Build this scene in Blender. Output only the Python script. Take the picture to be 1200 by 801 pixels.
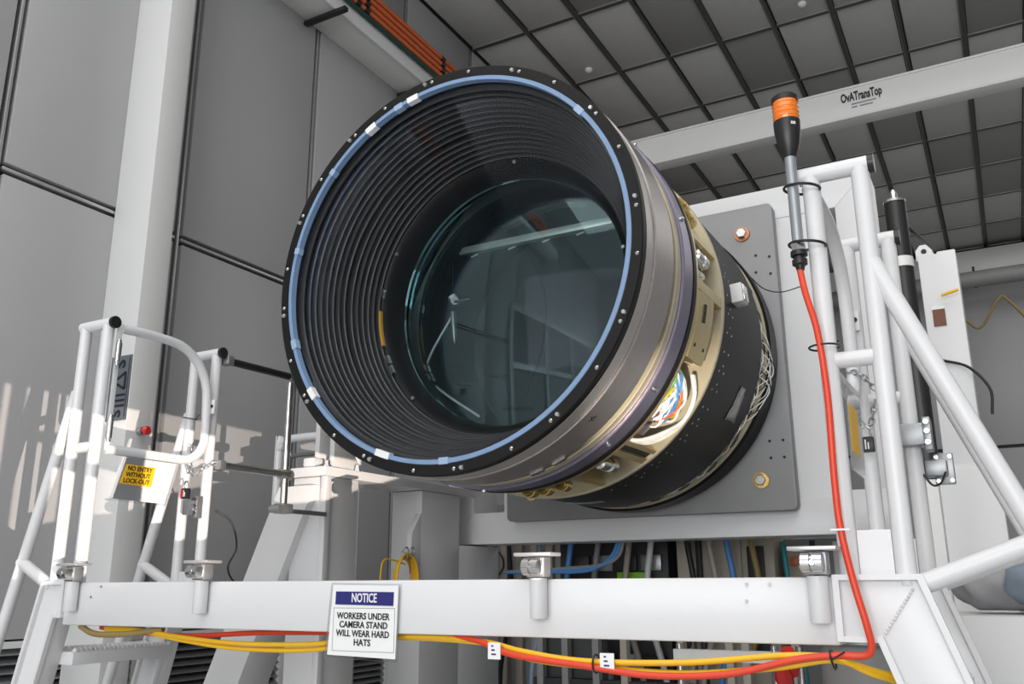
import bpy, bmesh, math, random
from mathutils import Vector as V, Matrix as M
random.seed(7)
for o in list(bpy.data.objects): bpy.data.objects.remove(o, do_unlink=True)
S = bpy.context.scene; COL = S.collection
PI = math.pi; R = math.radians

# ------------------------------------------------------------------ camera
FPX = 1043.66; YAW, PIT, ROL = R(28.75), R(15.1), R(-.314)
CAM = V((0, 0, 1.65))
fw = V((-math.sin(YAW)*math.cos(PIT), math.cos(YAW)*math.cos(PIT), math.sin(PIT)))
r0 = V((math.cos(YAW), math.sin(YAW), 0)); u0 = r0.cross(fw)
rt = r0*math.cos(ROL)+u0*math.sin(ROL); up = -r0*math.sin(ROL)+u0*math.cos(ROL)
cd = bpy.data.cameras.new('camera'); cam = bpy.data.objects.new('camera', cd); COL.objects.link(cam)
cd.sensor_width = 36; cd.lens = 36*FPX/1200; cd.clip_end = 100; cd.clip_start = .02
m3 = M((rt, up, -fw)).transposed(); cam.matrix_world = M.Translation(CAM) @ m3.to_4x4()
S.camera = cam
def at(u, v, **k):
    d = rt*((u-600)/FPX) - up*((v-400.5)/FPX) + fw
    (a, val), = k.items(); i = 'xyz'.index(a)
    return CAM + d*((val-CAM[i])/d[i])

# ------------------------------------------------------------------ world and light
w = bpy.data.worlds.new('world'); S.world = w; w.use_nodes = True
w.node_tree.nodes['Background'].inputs[0].default_value = (.95, .97, 1, 1)
w.node_tree.nodes['Background'].inputs[1].default_value = .5
S.view_settings.view_transform = 'Standard'; S.view_settings.look = 'None'
S.view_settings.exposure = -0.3; S.view_settings.gamma = 1
S.view_settings.use_curve_mapping = False
def area(name, loc, rot, sx, sy, power, col=(1, 1, 1)):
    l = bpy.data.lights.new(name, 'AREA'); l.shape = 'RECTANGLE'; l.size = sx; l.size_y = sy; l.energy = power; l.color = col
    o = bpy.data.objects.new(name, l); COL.objects.link(o); o.location = loc; o.rotation_euler = rot; return o
area('daylight_rear_windows', (.7, -9.8, 3.6), (R(90), 0, 0), 9.5, 4.6, 1000, (.96, .98, 1))
area('overhead_fill_front', (.2, -1.4, 7.5), (0, 0, 0), 8.5, 8, 500, (1, .985, .96))  # added soft overhead light, no fixture modelled
def spot(name, loc, target, power, size, blend, rad, col):
    l = bpy.data.lights.new(name, 'SPOT'); l.energy = power; l.spot_size = R(size); l.spot_blend = blend; l.shadow_soft_size = rad; l.color = col
    o = bpy.data.objects.new(name, l); COL.objects.link(o); o.location = loc
    o.rotation_euler = (V(target)-V(loc)).to_track_quat('-Z', 'Y').to_euler(); return o
area('overhead_fill_far', (2.5, 13.0, 7.5), (0, 0, 0), 6, 7, 200, (1, .985, .96))  # added fill for the underlit far wall, no fixture there
spot('body_spot', (-.5, .6, 1.3), (-1.17, 3.40, 2.33), 850, 13, 1, .03, (1, .88, .72))  # unseen spot put in to brighten the side of the telescope camera
spot('low_sunbeam_lamp', (3.0, -1.2, .75), (1.4, 0, 1.07), 3900, 34, .05, .003, (1, .86, .74))  # added unseen spot standing in for low reflected sunlight

# ------------------------------------------------------------------ materials
def hexl(h):
    c = [int(h[i:i+2], 16)/255 for i in (0, 2, 4)]
    return tuple(((x+.055)/1.055)**2.4 if x > .04045 else x/12.92 for x in c)
MATS = {}
def mat(name, h, rough=.5, metal=0., var=.06, scale=6., bump=0., bscale=60., spec=.5, stretch=None, coat=0):
    m = bpy.data.materials.new(name); m.use_nodes = True; nt = m.node_tree; n = nt.nodes; b = n['Principled BSDF']
    c = hexl(h) if isinstance(h, str) else h
    tc = n.new('ShaderNodeTexCoord'); src = tc.outputs['Object']
    if stretch:
        mp = n.new('ShaderNodeMapping'); mp.inputs['Scale'].default_value = stretch; nt.links.new(src, mp.inputs[0]); src = mp.outputs[0]
    ns = n.new('ShaderNodeTexNoise'); ns.inputs['Scale'].default_value = scale; ns.inputs['Detail'].default_value = 4
    nt.links.new(src, ns.inputs['Vector'])
    rp = n.new('ShaderNodeMix'); rp.data_type = 'RGBA'
    rp.inputs[6].default_value = tuple(x*(1-var) for x in c)+(1,); rp.inputs[7].default_value = tuple(min(1, x*(1+var)) for x in c)+(1,)
    nt.links.new(ns.outputs[0], rp.inputs[0]); nt.links.new(rp.outputs[2], b.inputs['Base Color'])
    b.inputs['Roughness'].default_value = rough; b.inputs['Metallic'].default_value = metal
    b.inputs['Specular IOR Level'].default_value = spec
    if coat: b.inputs['Coat Weight'].default_value = coat
    if bump:
        n2 = n.new('ShaderNodeTexNoise'); n2.inputs['Scale'].default_value = bscale; nt.links.new(src, n2.inputs['Vector'])
        bp = n.new('ShaderNodeBump'); bp.inputs['Strength'].default_value = bump; bp.inputs['Distance'].default_value = .004
        nt.links.new(n2.outputs[0], bp.inputs['Height']); nt.links.new(bp.outputs[0], b.inputs['Normal'])
    MATS[name] = m; return m
def glass(name, tint, gcol, rough, ior, boost=1.0):
    m = bpy.data.materials.new(name); m.use_nodes = True; nt = m.node_tree; n = nt.nodes
    n.remove(n['Principled BSDF']); out = n['Material Output']
    t = n.new('ShaderNodeBsdfTransparent'); t.inputs[0].default_value = tint+(1,)
    g = n.new('ShaderNodeBsdfGlossy'); g.inputs[0].default_value = gcol+(1,); g.inputs['Roughness'].default_value = rough
    f = n.new('ShaderNodeFresnel'); f.inputs[0].default_value = ior
    mu = n.new('ShaderNodeMath'); mu.operation = 'MULTIPLY'; mu.inputs[1].default_value = boost; mu.use_clamp = True
    nt.links.new(f.outputs[0], mu.inputs[0])
    x = n.new('ShaderNodeMixShader'); nt.links.new(mu.outputs[0], x.inputs[0]); nt.links.new(t.outputs[0], x.inputs[1]); nt.links.new(g.outputs[0], x.inputs[2])
    nt.links.new(x.outputs[0], out.inputs[0]); MATS[name] = m; return m
WALL = mat('wall_panel_paint', (.40, .40, .41), .42, 0, .03, 2)
WHITE = mat('white_paint', (.70, .70, .71), .32, 0, .025, 5, .06, 90)
OFFW = mat('off_white_paint', (.70, .70, .69), .38, 0, .03, 4)
COLW = mat('column_paint', (.66, .66, .66), .4, 0, .02, 3)
ALU = mat('aluminium_strip', (.55, .55, .56), .35, .7, .05, 8)
SEAM = mat('seam_rubber', (.035, .035, .038), .6)
CEIL = mat('ceiling_tile_mat', (.50, .50, .485), .6, 0, .05, 9)
CEILD = mat('filter_tile_mesh', (.28, .28, .27), .6, 0, .08, 260)
TBAR = mat('ceiling_bar_mat', (.06, .06, .06), .5)
TEDGE = mat('ceiling_edge_mat', (.32, .32, .31), .4, .3)
FLOOR = mat('floor_vinyl', (.62, .62, .61), .35, 0, .05, 3)
BLK = mat('black_anodised', (.008, .0075, .0075), .45, 0, .15, 12, .05, 160, spec=.22)
BLKM = mat('black_matt', (.012, .012, .013), .6, 0, .15, 20)
BLKS = mat('black_satin_rib', (.075, .075, .075), .32, .5, .1, 30)
SILV = mat('machined_silver', (.47, .435, .425), .36, .85, .18, 26, .08, 120, stretch=(1, 6, 1))
SILL = mat('pale_silver', (.55, .52, .5), .38, .6, .1, 10)
GOLD = mat('gold_chromate', (.62, .50, .26), .32, .75, .1, 14)
BEIG = mat('beige_chromate', (.56, .50, .36), .38, .45, .08, 10)
PURP = mat('purple_anodised', (.26, .24, .33), .3, .7, .1, 12)
BROWN = mat('bay_brown', (.07, .055, .045), .6, .2, .3, 30)
BRASS = mat('brass', (.66, .48, .16), .25, 1, .1, 20)
STEEL = mat('stainless_steel', (.6, .6, .6), .22, 1, .08, 30)
ZINC = mat('zinc_grey', (.36, .37, .38), .38, .8, .15, 40)
PLATE = mat('grey_blasted_plate', (.25, .25, .255), .48, .35, .1, 5, .1, 300)
BLUE = mat('blue_tape', (.19, .29, .46), .45, 0, .12, 20)
BLUE2 = mat('pale_blue_tape', (.30, .42, .58), .45)
PAPER = mat('white_paper', (.82, .82, .82), .45, 0, .01)
NAVY = mat('notice_navy', (.022, .02, .16), .4)
INK = mat('black_ink', (.012, .012, .014), .5)
YELL = mat('sign_yellow', (.93, .52, .01), .45)
CABY = mat('yellow_cable', (.82, .47, .015), .4, 0, .06, 20)
CABR = mat('red_cable', (.70, .055, .02), .38, 0, .05, 20)
CABB = mat('blue_cable', (.08, .26, .62), .4)
CABK = mat('black_cable', (.012, .012, .013), .45)
CABW = mat('white_cable', (.8, .8, .78), .4)
CABG = mat('green_cable', (.12, .42, .06), .4)
CABT = mat('teal_cable', (.01, .22, .24), .4)
CABN = mat('brown_cable', (.28, .2, .07), .45)
ORNG2 = mat('amber_plastic', (.55, .27, .02), .4)
ORNG = mat('orange_pipe_paint', (.62, .13, .035), .42)
GRNP = mat('dark_green_pipe', (.008, .05, .035), .4)
REDP = mat('red_plastic', (.62, .012, .015), .3, coat=.5)
BPLA = mat('black_plastic', (.014, .014, .015), .36)
GPIPE = mat('grey_pipe', (.36, .39, .41), .35, .6, .06, 20)
DARKP = mat('dark_pipe', (.03, .03, .032), .3, .4)
RBEIGE = mat('rack_beige', (.40, .36, .30), .5, 0, .12, 8)
RGREY = mat('rack_grey', (.26, .26, .26), .5, 0, .1, 8)
RDARK = mat('rack_dark', (.02, .02, .022), .5, 0, .3, 20)
LIME = mat('lime_plastic', (.22, .52, .02), .4)
CLOTH = mat('blue_grey_fabric', (.27, .33, .40), .85, 0, .15, 7, .3, 40)
CLOTHG = mat('grey_fabric', (.36, .36, .37), .85, 0, .15, 7, .3, 40)
STICK = mat('brown_sticker', (.16, .05, .02), .5, 0, .4, 60)
BRANDP = mat('brand_plate', (.17, .19, .22), .35, .4)
FOIL = mat('foil_tape', (.34, .34, .34), .3, .8, .5, 40, .8, 60)
RUST = mat('copper_washer', (.5, .22, .12), .35, .9, .2, 40)
RDGREY = mat('chamber_grey', (.05, .055, .056), .5, 0, .2, 6)
RDLITE = mat('chamber_alu', (.75, .75, .68), .35, .4, .1, 8)
AMB = mat('amber_light_shell', (.85, .2, .01), .15, 0, .1, 40, coat=.6)
GL1 = glass('front_lens_glass', (.95, .96, .97), (.8, .85, 1.0), .01, 1.15, .4)
GL2 = glass('inner_lens_glass', (.86, .91, .91), (.7, .9, .92), .012, 1.45, 1.1)
POUCH = glass('clear_pouch_film', (.93, .94, .95), (1, 1, 1), .12, 1.45, 1.2)
WINL = glass('window_glass', (.8, .85, .86), (1, 1, 1), .02, 1.45)

# ------------------------------------------------------------------ mesh building
def perp(d):
    a = V((0, 0, 1)) if abs(d.z) < .9 else V((1, 0, 0))
    x = d.cross(a).normalized(); return x, d.cross(x).normalized()
class MB:
    def __init__(s): s.v = []; s.f = []
    def add(s, vs, fs):
        n = len(s.v); s.v += [V(p) for p in vs]; s.f += [tuple(i+n for i in f) for f in fs]; return s
    def bx(s, x0, x1, y0, y1, z0, z1):
        p = [(x, y, z) for z in (z0, z1) for y in (y0, y1) for x in (x0, x1)]
        return s.add(p, [(0, 2, 3, 1), (4, 5, 7, 6), (0, 1, 5, 4), (2, 6, 7, 3), (0, 4, 6, 2), (1, 3, 7, 5)])
    def obox(s, c, ax, ay, az):
        c = V(c); ax, ay, az = V(ax), V(ay), V(az)
        p = [c+ax*i+ay*j+az*k for k in (-1, 1) for j in (-1, 1) for i in (-1, 1)]
        return s.add(p, [(0, 2, 3, 1), (4, 5, 7, 6), (0, 1, 5, 4), (2, 6, 7, 3), (0, 4, 6, 2), (1, 3, 7, 5)])
    def prism(s, poly, axis, lo, hi):
        n = len(poly); i = 'xyz'.index(axis)
        def mk(p, t): q = list(p); q.insert(i, t); return tuple(q)
        vs = [mk(p, lo) for p in poly]+[mk(p, hi) for p in poly]
        fs = [tuple(range(n))[::-1], tuple(range(n, 2*n))]+[(k, (k+1) % n, n+(k+1) % n, n+k) for k in range(n)]
        return s.add(vs, fs)
    def tube(s, pts, r, n=12, closed=False, r1=None):
        pts = [V(p) for p in pts]; m = len(pts); vs = []; fs = []
        def tan(i):
            if closed: d = pts[(i+1) % m]-pts[i-1]
            else: d = pts[min(i+1, m-1)]-pts[max(i-1, 0)]
            return d.normalized()
        t = tan(0); x, y = perp(t)
        for i in range(m):
            t2 = tan(i); q = t.rotation_difference(t2); x = q @ x; y = q @ y; t = t2
            rr = r if r1 is None else r+(r1-r)*i/(m-1)
            k = 1.0
            if 0 < i < m-1 and not closed:
                cs = (pts[i]-pts[i-1]).normalized().dot((pts[i+1]-pts[i]).normalized()); k = 1/max(.6, math.sqrt((1+cs)/2))
            for j in range(n):
                a = 2*PI*j/n; vs.append(pts[i]+(x*math.cos(a)+y*math.sin(a))*rr*(k if k < 1.02 else 1))
        for i in range(m if closed else m-1):
            b = ((i+1) % m)*n
            for j in range(n): fs.append((i*n+j, i*n+(j+1) % n, b+(j+1) % n, b+j))
        if not closed: fs += [tuple(range(n))[::-1], tuple(range((m-1)*n, m*n))]
        return s.add(vs, fs)
    def rod(s, p0, p1, prof, n=16):          # turned shape along p0 -> p1, prof = [(t, r), ...]
        p0, p1 = V(p0), V(p1); d = p1-p0; x, y = perp(d.normalized()); vs = []; fs = []
        for t, r in prof:
            for j in range(n):
                a = 2*PI*j/n; vs.append(p0+d*t+(x*math.cos(a)+y*math.sin(a))*r)
        for i in range(len(prof)-1):
            for j in range(n): fs.append((i*n+j, i*n+(j+1) % n, (i+1)*n+(j+1) % n, (i+1)*n+j))
        fs += [tuple(range(n))[::-1], tuple(range((len(prof)-1)*n, len(prof)*n))]
        return s.add(vs, fs)
    def lathe(s, prof, cx, cz, seg=128, a0=None, a1=None):   # closed (r, y) profile turned about a Y axis
        k = len(prof); vs = []; fs = []; full = a0 is None
        if full: a0, a1 = 0, 360
        m = seg if full else seg+1
        for i in range(m):
            a = R(a0+(a1-a0)*i/seg)
            for r, y in prof: vs.append((cx+r*math.cos(a), y, cz+r*math.sin(a)))
        for i in range(seg):
            b = ((i+1) % m)*k
            for j in range(k): fs.append((i*k+j, b+j, b+(j+1) % k, i*k+(j+1) % k))
        if not full: fs += [tuple(range(k)), tuple(range((m-1)*k, m*k))[::-1]]
        return s.add(vs, fs)
    def build(s, name, m, parent=None, bevel=0, smooth=True, kind=None, label=None, sharp=38):
        me = bpy.data.meshes.new(name); bm = bmesh.new()
        lo = V([min(p[i] for p in s.v) for i in range(3)]); hi = V([max(p[i] for p in s.v) for i in range(3)]); c = (lo+hi)/2
        bv = [bm.verts.new(p-c) for p in s.v]
        for f in s.f:
            try: bm.faces.new([bv[i] for i in f])
            except ValueError: pass
        bmesh.ops.recalc_face_normals(bm, faces=bm.faces)
        if bevel:
            ed = [e for e in bm.edges if len(e.link_faces) == 2 and e.calc_face_angle(0) > R(40)]
            bmesh.ops.bevel(bm, geom=ed, offset=bevel, segments=2, profile=.5, affect='EDGES', clamp_overlap=True)
        if smooth:
            for f in bm.faces: f.smooth = True
            for e in bm.edges:
                if len(e.link_faces) == 2 and e.calc_face_angle(0) > R(sharp): e.smooth = False
        bm.to_mesh(me); bm.free(); me.materials.append(m)
        o = bpy.data.objects.new(name, me); COL.objects.link(o)
        return put(o, c, parent, kind, label)
WL = {}
def put(o, c, parent=None, kind=None, label=None):
    WL[o.name] = V(c); o.parent = parent
    o.location = V(c)-(WL[parent.name] if parent else V((0, 0, 0)))
    if kind: o['kind'] = kind
    if label: o['label'] = label
    return o
def inst(src, c, parent=None, name=None, rot=None):        # copy of one object sharing its mesh
    o = src.copy(); COL.objects.link(o); o.name = name or src.name.split('.')[0]
    for k in list(o.keys()):
        if parent and k in ('label', 'category', 'group'): del o[k]
    if rot: o.rotation_euler = rot
    return put(o, c, parent)
def tag(o, label, cat, group=None):
    o['label'] = label; o['category'] = cat
    if group: o['group'] = group
    return o
def thing(name, loc, label, cat, group=None, kind=None):
    o = bpy.data.objects.new(name, None); o.empty_display_size = .1; COL.objects.link(o); put(o, loc)
    if kind: o['kind'] = kind
    if label: tag(o, label, cat, group)
    return o
def text(s, name, size, loc, rgt, upv, m, parent, bold=0., width=None, align='CENTER', ext=.0006, sx=1):
    cu = bpy.data.curves.new('t', 'FONT'); cu.body = s; cu.size = size; cu.align_x = align; cu.align_y = 'CENTER'; cu.extrude = ext; cu.offset = bold; cu.resolution_u = 3
    to = bpy.data.objects.new('t', cu); COL.objects.link(to)
    bpy.context.view_layer.update()
    me = bpy.data.meshes.new_from_object(to.evaluated_get(bpy.context.evaluated_depsgraph_get())); bpy.data.objects.remove(to)
    rgt = V(rgt).normalized(); upv = V(upv).normalized(); nz = rgt.cross(upv)
    if width:
        xs = [v.co.x for v in me.vertices]; sx = width/(max(xs)-min(xs))
    for v in me.vertices: v.co = rgt*(v.co.x*sx)+upv*v.co.y+nz*v.co.z
    me.materials.clear(); me.materials.append(m); me.name = name
    o = bpy.data.objects.new(name, me); COL.objects.link(o)
    return put(o, loc, parent)
def bez(ps, n=8):                                          # Catmull-Rom through points
    ps = [V(p) for p in ps]; q = [ps[0]*2-ps[1]]+ps+[ps[-1]*2-ps[-2]]; out = []
    for i in range(1, len(q)-2):
        for k in range(n):
            t = k/n; a, b, c, d = q[i-1:i+3]
            out.append(.5*((2*b)+(c-a)*t+(2*a-5*b+4*c-d)*t*t+(3*b-a-3*c+d)*t**3))
    return out+[ps[-1]]

# ------------------------------------------------------------------ the room
XW = -4.75; HC = 7.58; YB = 18.0; YR = -10.0; XR = 7.0
fl = MB().bx(XW-.3, XR+.2, YR-.2, YB+.3, -.12, 0).build('floor', FLOOR, kind='structure')
wl = MB().bx(XW-.25, XW-.05, YR, YB, 0, HC+.3).build('wall_left', SEAM, kind='structure')
seams = [2.635+1.27*k for k in range(-9, 13)]; ZH = 3.94; ZG = 1.34; G = .036
def put_panel(cache, key, size, c, name, m, parent, bev=.004):
    if key not in cache:
        o = MB().bx(-size[0]/2, size[0]/2, -size[1]/2, size[1]/2, -size[2]/2, size[2]/2).build(name, m, None, bevel=bev)
        o.parent = parent; o.location = V(c)-WL[parent.name]; WL[o.name] = V(c); cache[key] = o; return o
    return inst(cache[key], c, parent, name)
PC = {}
ys = [YR]+[y for y in seams if YR < y < YB]+[YB]
for a, b in zip(ys, ys[1:]):
    L = b-a-2*G
    for z0, z1, nm in ((ZG+.03, ZH-G, 'l'), (ZH+G, HC, 'u')):
        put_panel(PC, (nm, round(L, 3)), (.06, L, z1-z0), (XW-.03, (a+b)/2, (z0+z1)/2), 'wall_panel', WALL, wl)
    put_panel(PC, ('h', round(L, 3)), (.05, L+.02, .020), (XW-.028, (a+b)/2, ZH), 'seam_strip', ALU, wl, .002)
    for k in range(27 if 1.5 < b < 6.6 else 0):                     # return-air grille under the panels
        z = ZG-.035-k*.047
        if ('s', round(L, 3)) not in PC:
            o = MB().obox((0, 0, 0), (.02, 0, -.012), (0, L/2, 0), (.002, 0, .004)).build('grille_slat', ZINC); o.parent = wl; PC[('s', round(L, 3))] = o
            o.location = V((XW-.02, (a+b)/2, z))-WL[wl.name]; WL[o.name] = V((XW-.02, (a+b)/2, z))
        else: inst(PC[('s', round(L, 3))], (XW-.02, (a+b)/2, z), wl, 'grille_slat')
for y in ys[1:-1]:
    put_panel(PC, 'v', (.05, .020, HC-ZG), (XW-.028, y, (HC+ZG)/2), 'seam_strip', ALU, wl, .002)
    put_panel(PC, 'p', (.06, .07, ZG), (XW-.03, y, ZG/2), 'grille_post', OFFW, wl, .003)
MB().bx(XW-.04, XW+.012, YR, YB, ZG-.015, ZG+.02).build('grille_trim', OFFW, wl)
# far wall with its seams and header beams
wb = MB().bx(XW-.2, XR, YB+.05, YB+.25, 0, HC+.3).build('wall_back', SEAM, kind='structure')
for i in range(8):
    x0 = XW+1.47*i
    for z0, z1, nm in ((0, 3.9, 'bl'), (3.96, 7.58, 'bu')):
        put_panel(PC, nm, (1.43, .05, z1-z0), (x0+.73, YB+.02, (z0+z1)/2), 'wall_panel', WALL, wb)
    put_panel(PC, 'bs', (.02, .04, 7.5), (x0, YB+.02, 3.75), 'seam_strip', ALU, wb, .002)
wr = MB().bx(XR, XR+.2, YR-.2, YB+.2, 0, HC+.3).build('wall_right', WALL, kind='structure')
# rear wall (behind the photographer): tall glazed openings, seen only as reflection
wre = thing('wall_rear', (1, YR, 0), None, None, kind='structure')
for x0, x1, z0, z1 in ((XW, XR, 0, 1.2), (XW, XR, 5.9, HC+.3), (XW, -4.2, 1.2, 5.9), (5.6, XR, 1.2, 5.9), (-.9, -.3, 1.2, 5.9), (2.4, 2.9, 1.2, 5.9)):
    MB().bx(x0, x1, YR-.2, YR, z0, z1).build('wall_section', WALL, wre)
wn = thing('window_1', (0, YR, 1.2), None, None, kind='structure')
for x in (-3.1, -2.0, .6, 1.5, 3.8, 4.7): MB().bx(x-.04, x+.04, YR-.14, YR-.04, 1.2, 5.9).build('mullion', OFFW, wn)
for z in (2.4, 3.6, 4.8): MB().bx(-4.2, 5.6, YR-.13, YR-.05, z-.035, z+.035).build('transom', OFFW, wn)
w2 = thing('window_2', (XW, -5, 3.3), None, None, kind='structure')
MB().bx(XW-.01, XW+.004, -8.2, -2.2, 2.2, 4.7).build('pane', RDGREY, w2)
for y in (-8.2, -6.2, -4.2, -2.2): MB().bx(XW, XW+.05, y-.06, y+.06, 2.2, 4.7).build('mullion', WHITE, w2)
for z in (2.2, 3.5, 4.7): MB().bx(XW, XW+.05, -8.2, -2.2, z-.06, z+.06).build('transom', WHITE, w2)
# screen board added out of frame on the right to cut the low lamp beam into patches
sc = thing('gobo_board', (1.4, 0, 0), 'black screen board with thin uprights added out of view to shape the low lamp beam', 'gobo')
MB().bx(1.39, 1.41, -1.1, 1.2, 1.16, 2.1).build('upper_board', RDARK, sc)
MB().prism([(-1.1, 0), (1.2, 0), (1.2, 1.2), (.38, 1.19), (-.31, 1.0), (-.33, .985), (-1.1, .985)], 'x', 1.385, 1.405).build('lower_board', RDARK, sc)
for a_, b_ in ((-1.1, -.368), (-.350, -.341), (-.275, -.248), (.38, 1.2)): MB().bx(1.39, 1.41, a_, b_, .985, 1.16).build('upright', RDARK, sc)
MB().bx(1.39, 1.41, -.341, -.275, 1.098, 1.108).build('cross_piece', RDARK, sc)
# ceiling: backing, tiles, bars
ce = MB().bx(XW-.3, XR+.2, YR-.2, YB+.3, HC+.05, HC+.2).build('ceiling', TBAR, kind='structure')
TX = .612; TY = 1.25; xs = [-4.03+TX*k for k in range(-1, 12)]; xs[0] = XW
yc = [7.74+TY*k for k in range(-3, 9)]
CC = {}
for i in range(len(xs)-1):
    for j in range(len(yc)-1):
        a, b = xs[i], xs[i+1]; c, d = yc[j], yc[j+1]
        if i == 1 and False: continue
        dark = (i*7+j*3) % 5 in (0,) or (i > 7 and (i+j) % 3 == 0)
        put_panel(CC, (round(b-a, 3), dark), (b-a-.07, TY-.055, .02), ((a+b)/2, (c+d)/2, HC+.02), 'ceiling_tile', CEILD if dark else CEIL, ce, .003)
        put_panel(CC, ('e', round(b-a, 3)), (b-a-.06, .012, .03), ((a+b)/2, d-.034, HC+.012), 'tile_edge', TEDGE, ce, .002)
for i, x in enumerate(xs[1:]):
    wd = .055 if i % 2 else .035
    put_panel(CC, ('x', i % 2), (wd, TY*11, .035), (x, (yc[0]+yc[-1])/2, HC+.008), 'ceiling_bar', TBAR, ce, .003)
    put_panel(CC, ('xe', i % 2), (.006, TY*11, .036), (x-wd/2-.003, (yc[0]+yc[-1])/2, HC+.008), 'bar_lip', TEDGE, ce, .001)
for y in yc: put_panel(CC, 'y', (XR-XW-4.5, .035, .03), ((XW+XR-4.5)/2, y, HC+.01), 'cross_bar', TBAR, ce, .003)
rest = MB().bx(XW, XR, YR, yc[0]-.03, HC, HC+.04).build('ceiling_field', CEIL, ce)
MB().bx(xs[-1]+.04, XR, yc[0], YB, HC, HC+.04).build('ceiling_field', CEIL, ce)
for (u, v), nm in (((690, 82), 'white ceiling sprinkler cover on a tile above the round ring'), ((940, 5), 'white ceiling sprinkler cover above the orange signal light')):
    p = at(u, v, z=HC)
    tag(MB().rod(p+V((0, 0, .012)), p-V((0, 0, .03)), [(0, .045), (.5, .045), (.8, .035), (1, .015)]).build('sprinkler_cover', PAPER), nm, 'sprinkler', 'ceiling sprinkler covers')

# column on the left wall
cl = thing('column', (-4.585, 3.5, 0), None, None, kind='structure')
MB().bx(-4.75, -4.42, 3.40, 3.59, 0, HC).build('column_shaft', COLW, cl, bevel=.006)
bp = thing('brand_plate', (-4.495, 3.395, 2.77), 'dark grey plate with vertical letters and a triangle, fixed to the white column', 'sign')
MB().bx(-4.60, -4.425, 3.392, 3.399, 2.575, 2.965).build('plate', BRANDP, bp)
for k in range(3): MB().bx(-4.55+.0, -4.45, 3.389, 3.392, 2.655+k*.032, 2.668+k*.032).build('letter_bar', INK, bp)
tri = [(-4.56, 2.81), (-4.46, 2.76), (-4.46, 2.86)]
b = MB()
for i in range(3):
    p, q = tri[i], tri[(i+1) % 3]; b.obox(((p[0]+q[0])/2, 3.39, (p[1]+q[1])/2), ((q[0]-p[0])/2, 0, (q[1]-p[1])/2), (0, .002, 0), V((-(q[1]-p[1]), 0, q[0]-p[0])).normalized()*.007)
b.build('letter_triangle', INK, bp)
text('S', 'letter_s', .115, (-4.51, 3.39, 2.915), (0, 0, 1), (-1, 0, 0), INK, bp, .003)
text('S', 'letter_s', .10, (-4.505, 3.39, 2.615), (0, 0, 1), (-1, 0, 0), INK, bp, .003)
MB().bx(-4.44, -4.436, 3.39, 3.392, 2.59, 2.95).build('print_line', INK, bp)
eb = thing('stop_button', (-4.42, 3.493, 2.519), 'red mushroom push button on the side of the white column', 'button')
MB().rod((-4.42, 3.493, 2.519), (-4.385, 3.493, 2.519), [(0, .024), (1, .024)]).build('button_collar', ZINC, eb)
MB().rod((-4.385, 3.493, 2.519), (-4.34, 3.493, 2.519), [(0, .014), (.3, .016), (.45, .026), (.85, .026), (1, .018)], 20).build('button_head', REDP, eb)

# duct ledge and pipes along the left wall, high up
dc = thing('wall_duct', (-4.57, 6, 6.32), 'white rectangular cable duct running along the grey wall under the ceiling', 'duct')
MB().bx(-4.748, -4.42, -4, 17.9, 6.32, 6.46).build('duct_body', OFFW, dc, bevel=.006)
MB().bx(-4.425, -4.40, -4, 17.9, 6.30, 6.475).build('duct_lip', WHITE, dc, bevel=.004)
for y, wh in ((5.0, 'next to the paired pipe clips'), (6.35, 'next to the single pipe clips')): 
    so = tag(MB().bx(-4.748, -4.30, y-.025, y+.025, 6.262, 6.30).build('support_strut', DARKP, bevel=.004), 'black steel strut carrying the white wall duct '+wh, 'bracket', 'struts under the wall duct')
for k, z in enumerate((6.50, 6.565, 6.63, 6.695)):
    pp = thing('orange_pipe', (-4.36, 6, z), ['lowest', 'second lowest', 'second highest', 'highest'][k]+' orange pipe with black clips along the white wall duct', 'pipe', 'orange pipes on the wall duct')
    MB().tube([(-4.37, -3, z), (-4.37, 17.9, z)], .023, 12).build('pipe', ORNG, pp)
    for y in (5.22, 5.34, 6.55, 7.9): MB().tube([(-4.37, y-.03, z), (-4.37, y+.03, z)], .028, 12).build('clip', BPLA, pp)
tag(MB().tube([(-4.372, -3, 6.445), (-4.372, 17.9, 6.445)], .022, 12).build('green_pipe', GRNP), 'dark green pipe between the orange pipes and the white wall duct', 'pipe')

# overhead crane beam with lettering
cb = thing('crane_beam', (0, 7.5, 5.53), 'long white overhead crane beam with black lettering below the ceiling', 'beam')
MB().bx(-4.6, 6.8, 7.5, 7.62, 5.53, 5.79).build('beam_web', OFFW, cb, bevel=.004)
MB().bx(-4.6, 6.8, 7.49, 7.66, 5.51, 5.53).build('lower_flange', OFFW, cb, bevel=.003)
MB().bx(-4.6, 6.8, 7.49, 7.66, 5.79, 5.81).build('upper_flange', OFFW, cb, bevel=.003)
p = at(1009, 111, y=7.495)
text('OvATransTop', 'beam_lettering', .115, p, (1, 0, 0), (0, 0, 1), INK, cb, .004, width=.335)
for k, (a_, b_) in enumerate(((-.085, .115), (-.085, -.04), (-.02, .085))): MB().bx(p.x+a_, p.x+b_, 7.4935, 7.4995, p.z-.072-.03*(k > 0), p.z-.062-.03*(k > 0)).build('small_print', RGREY, cb)
tag(MB().bx(-4.6, 6.8, 17.55, 17.95, 7.08, 7.50).build('header_beam', OFFW, bevel=.01), 'deep white header beam across the far wall under the ceiling', 'beam')
hb = thing('far_duct', (1, 17.4, 6.75), 'grey round duct hung under the header beam on the far wall', 'duct')
MB().tube([(-4.6, 17.3, 6.86), (6.8, 17.3, 6.86)], .15, 20).build('duct', RGREY, hb)
for x in (-1, .0, 1.4, 3): MB().tube([(x, 17.3, 6.7), (x, 17.3, 7.1)], .02, 8).build('hanger', DARKP, hb)
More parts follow.
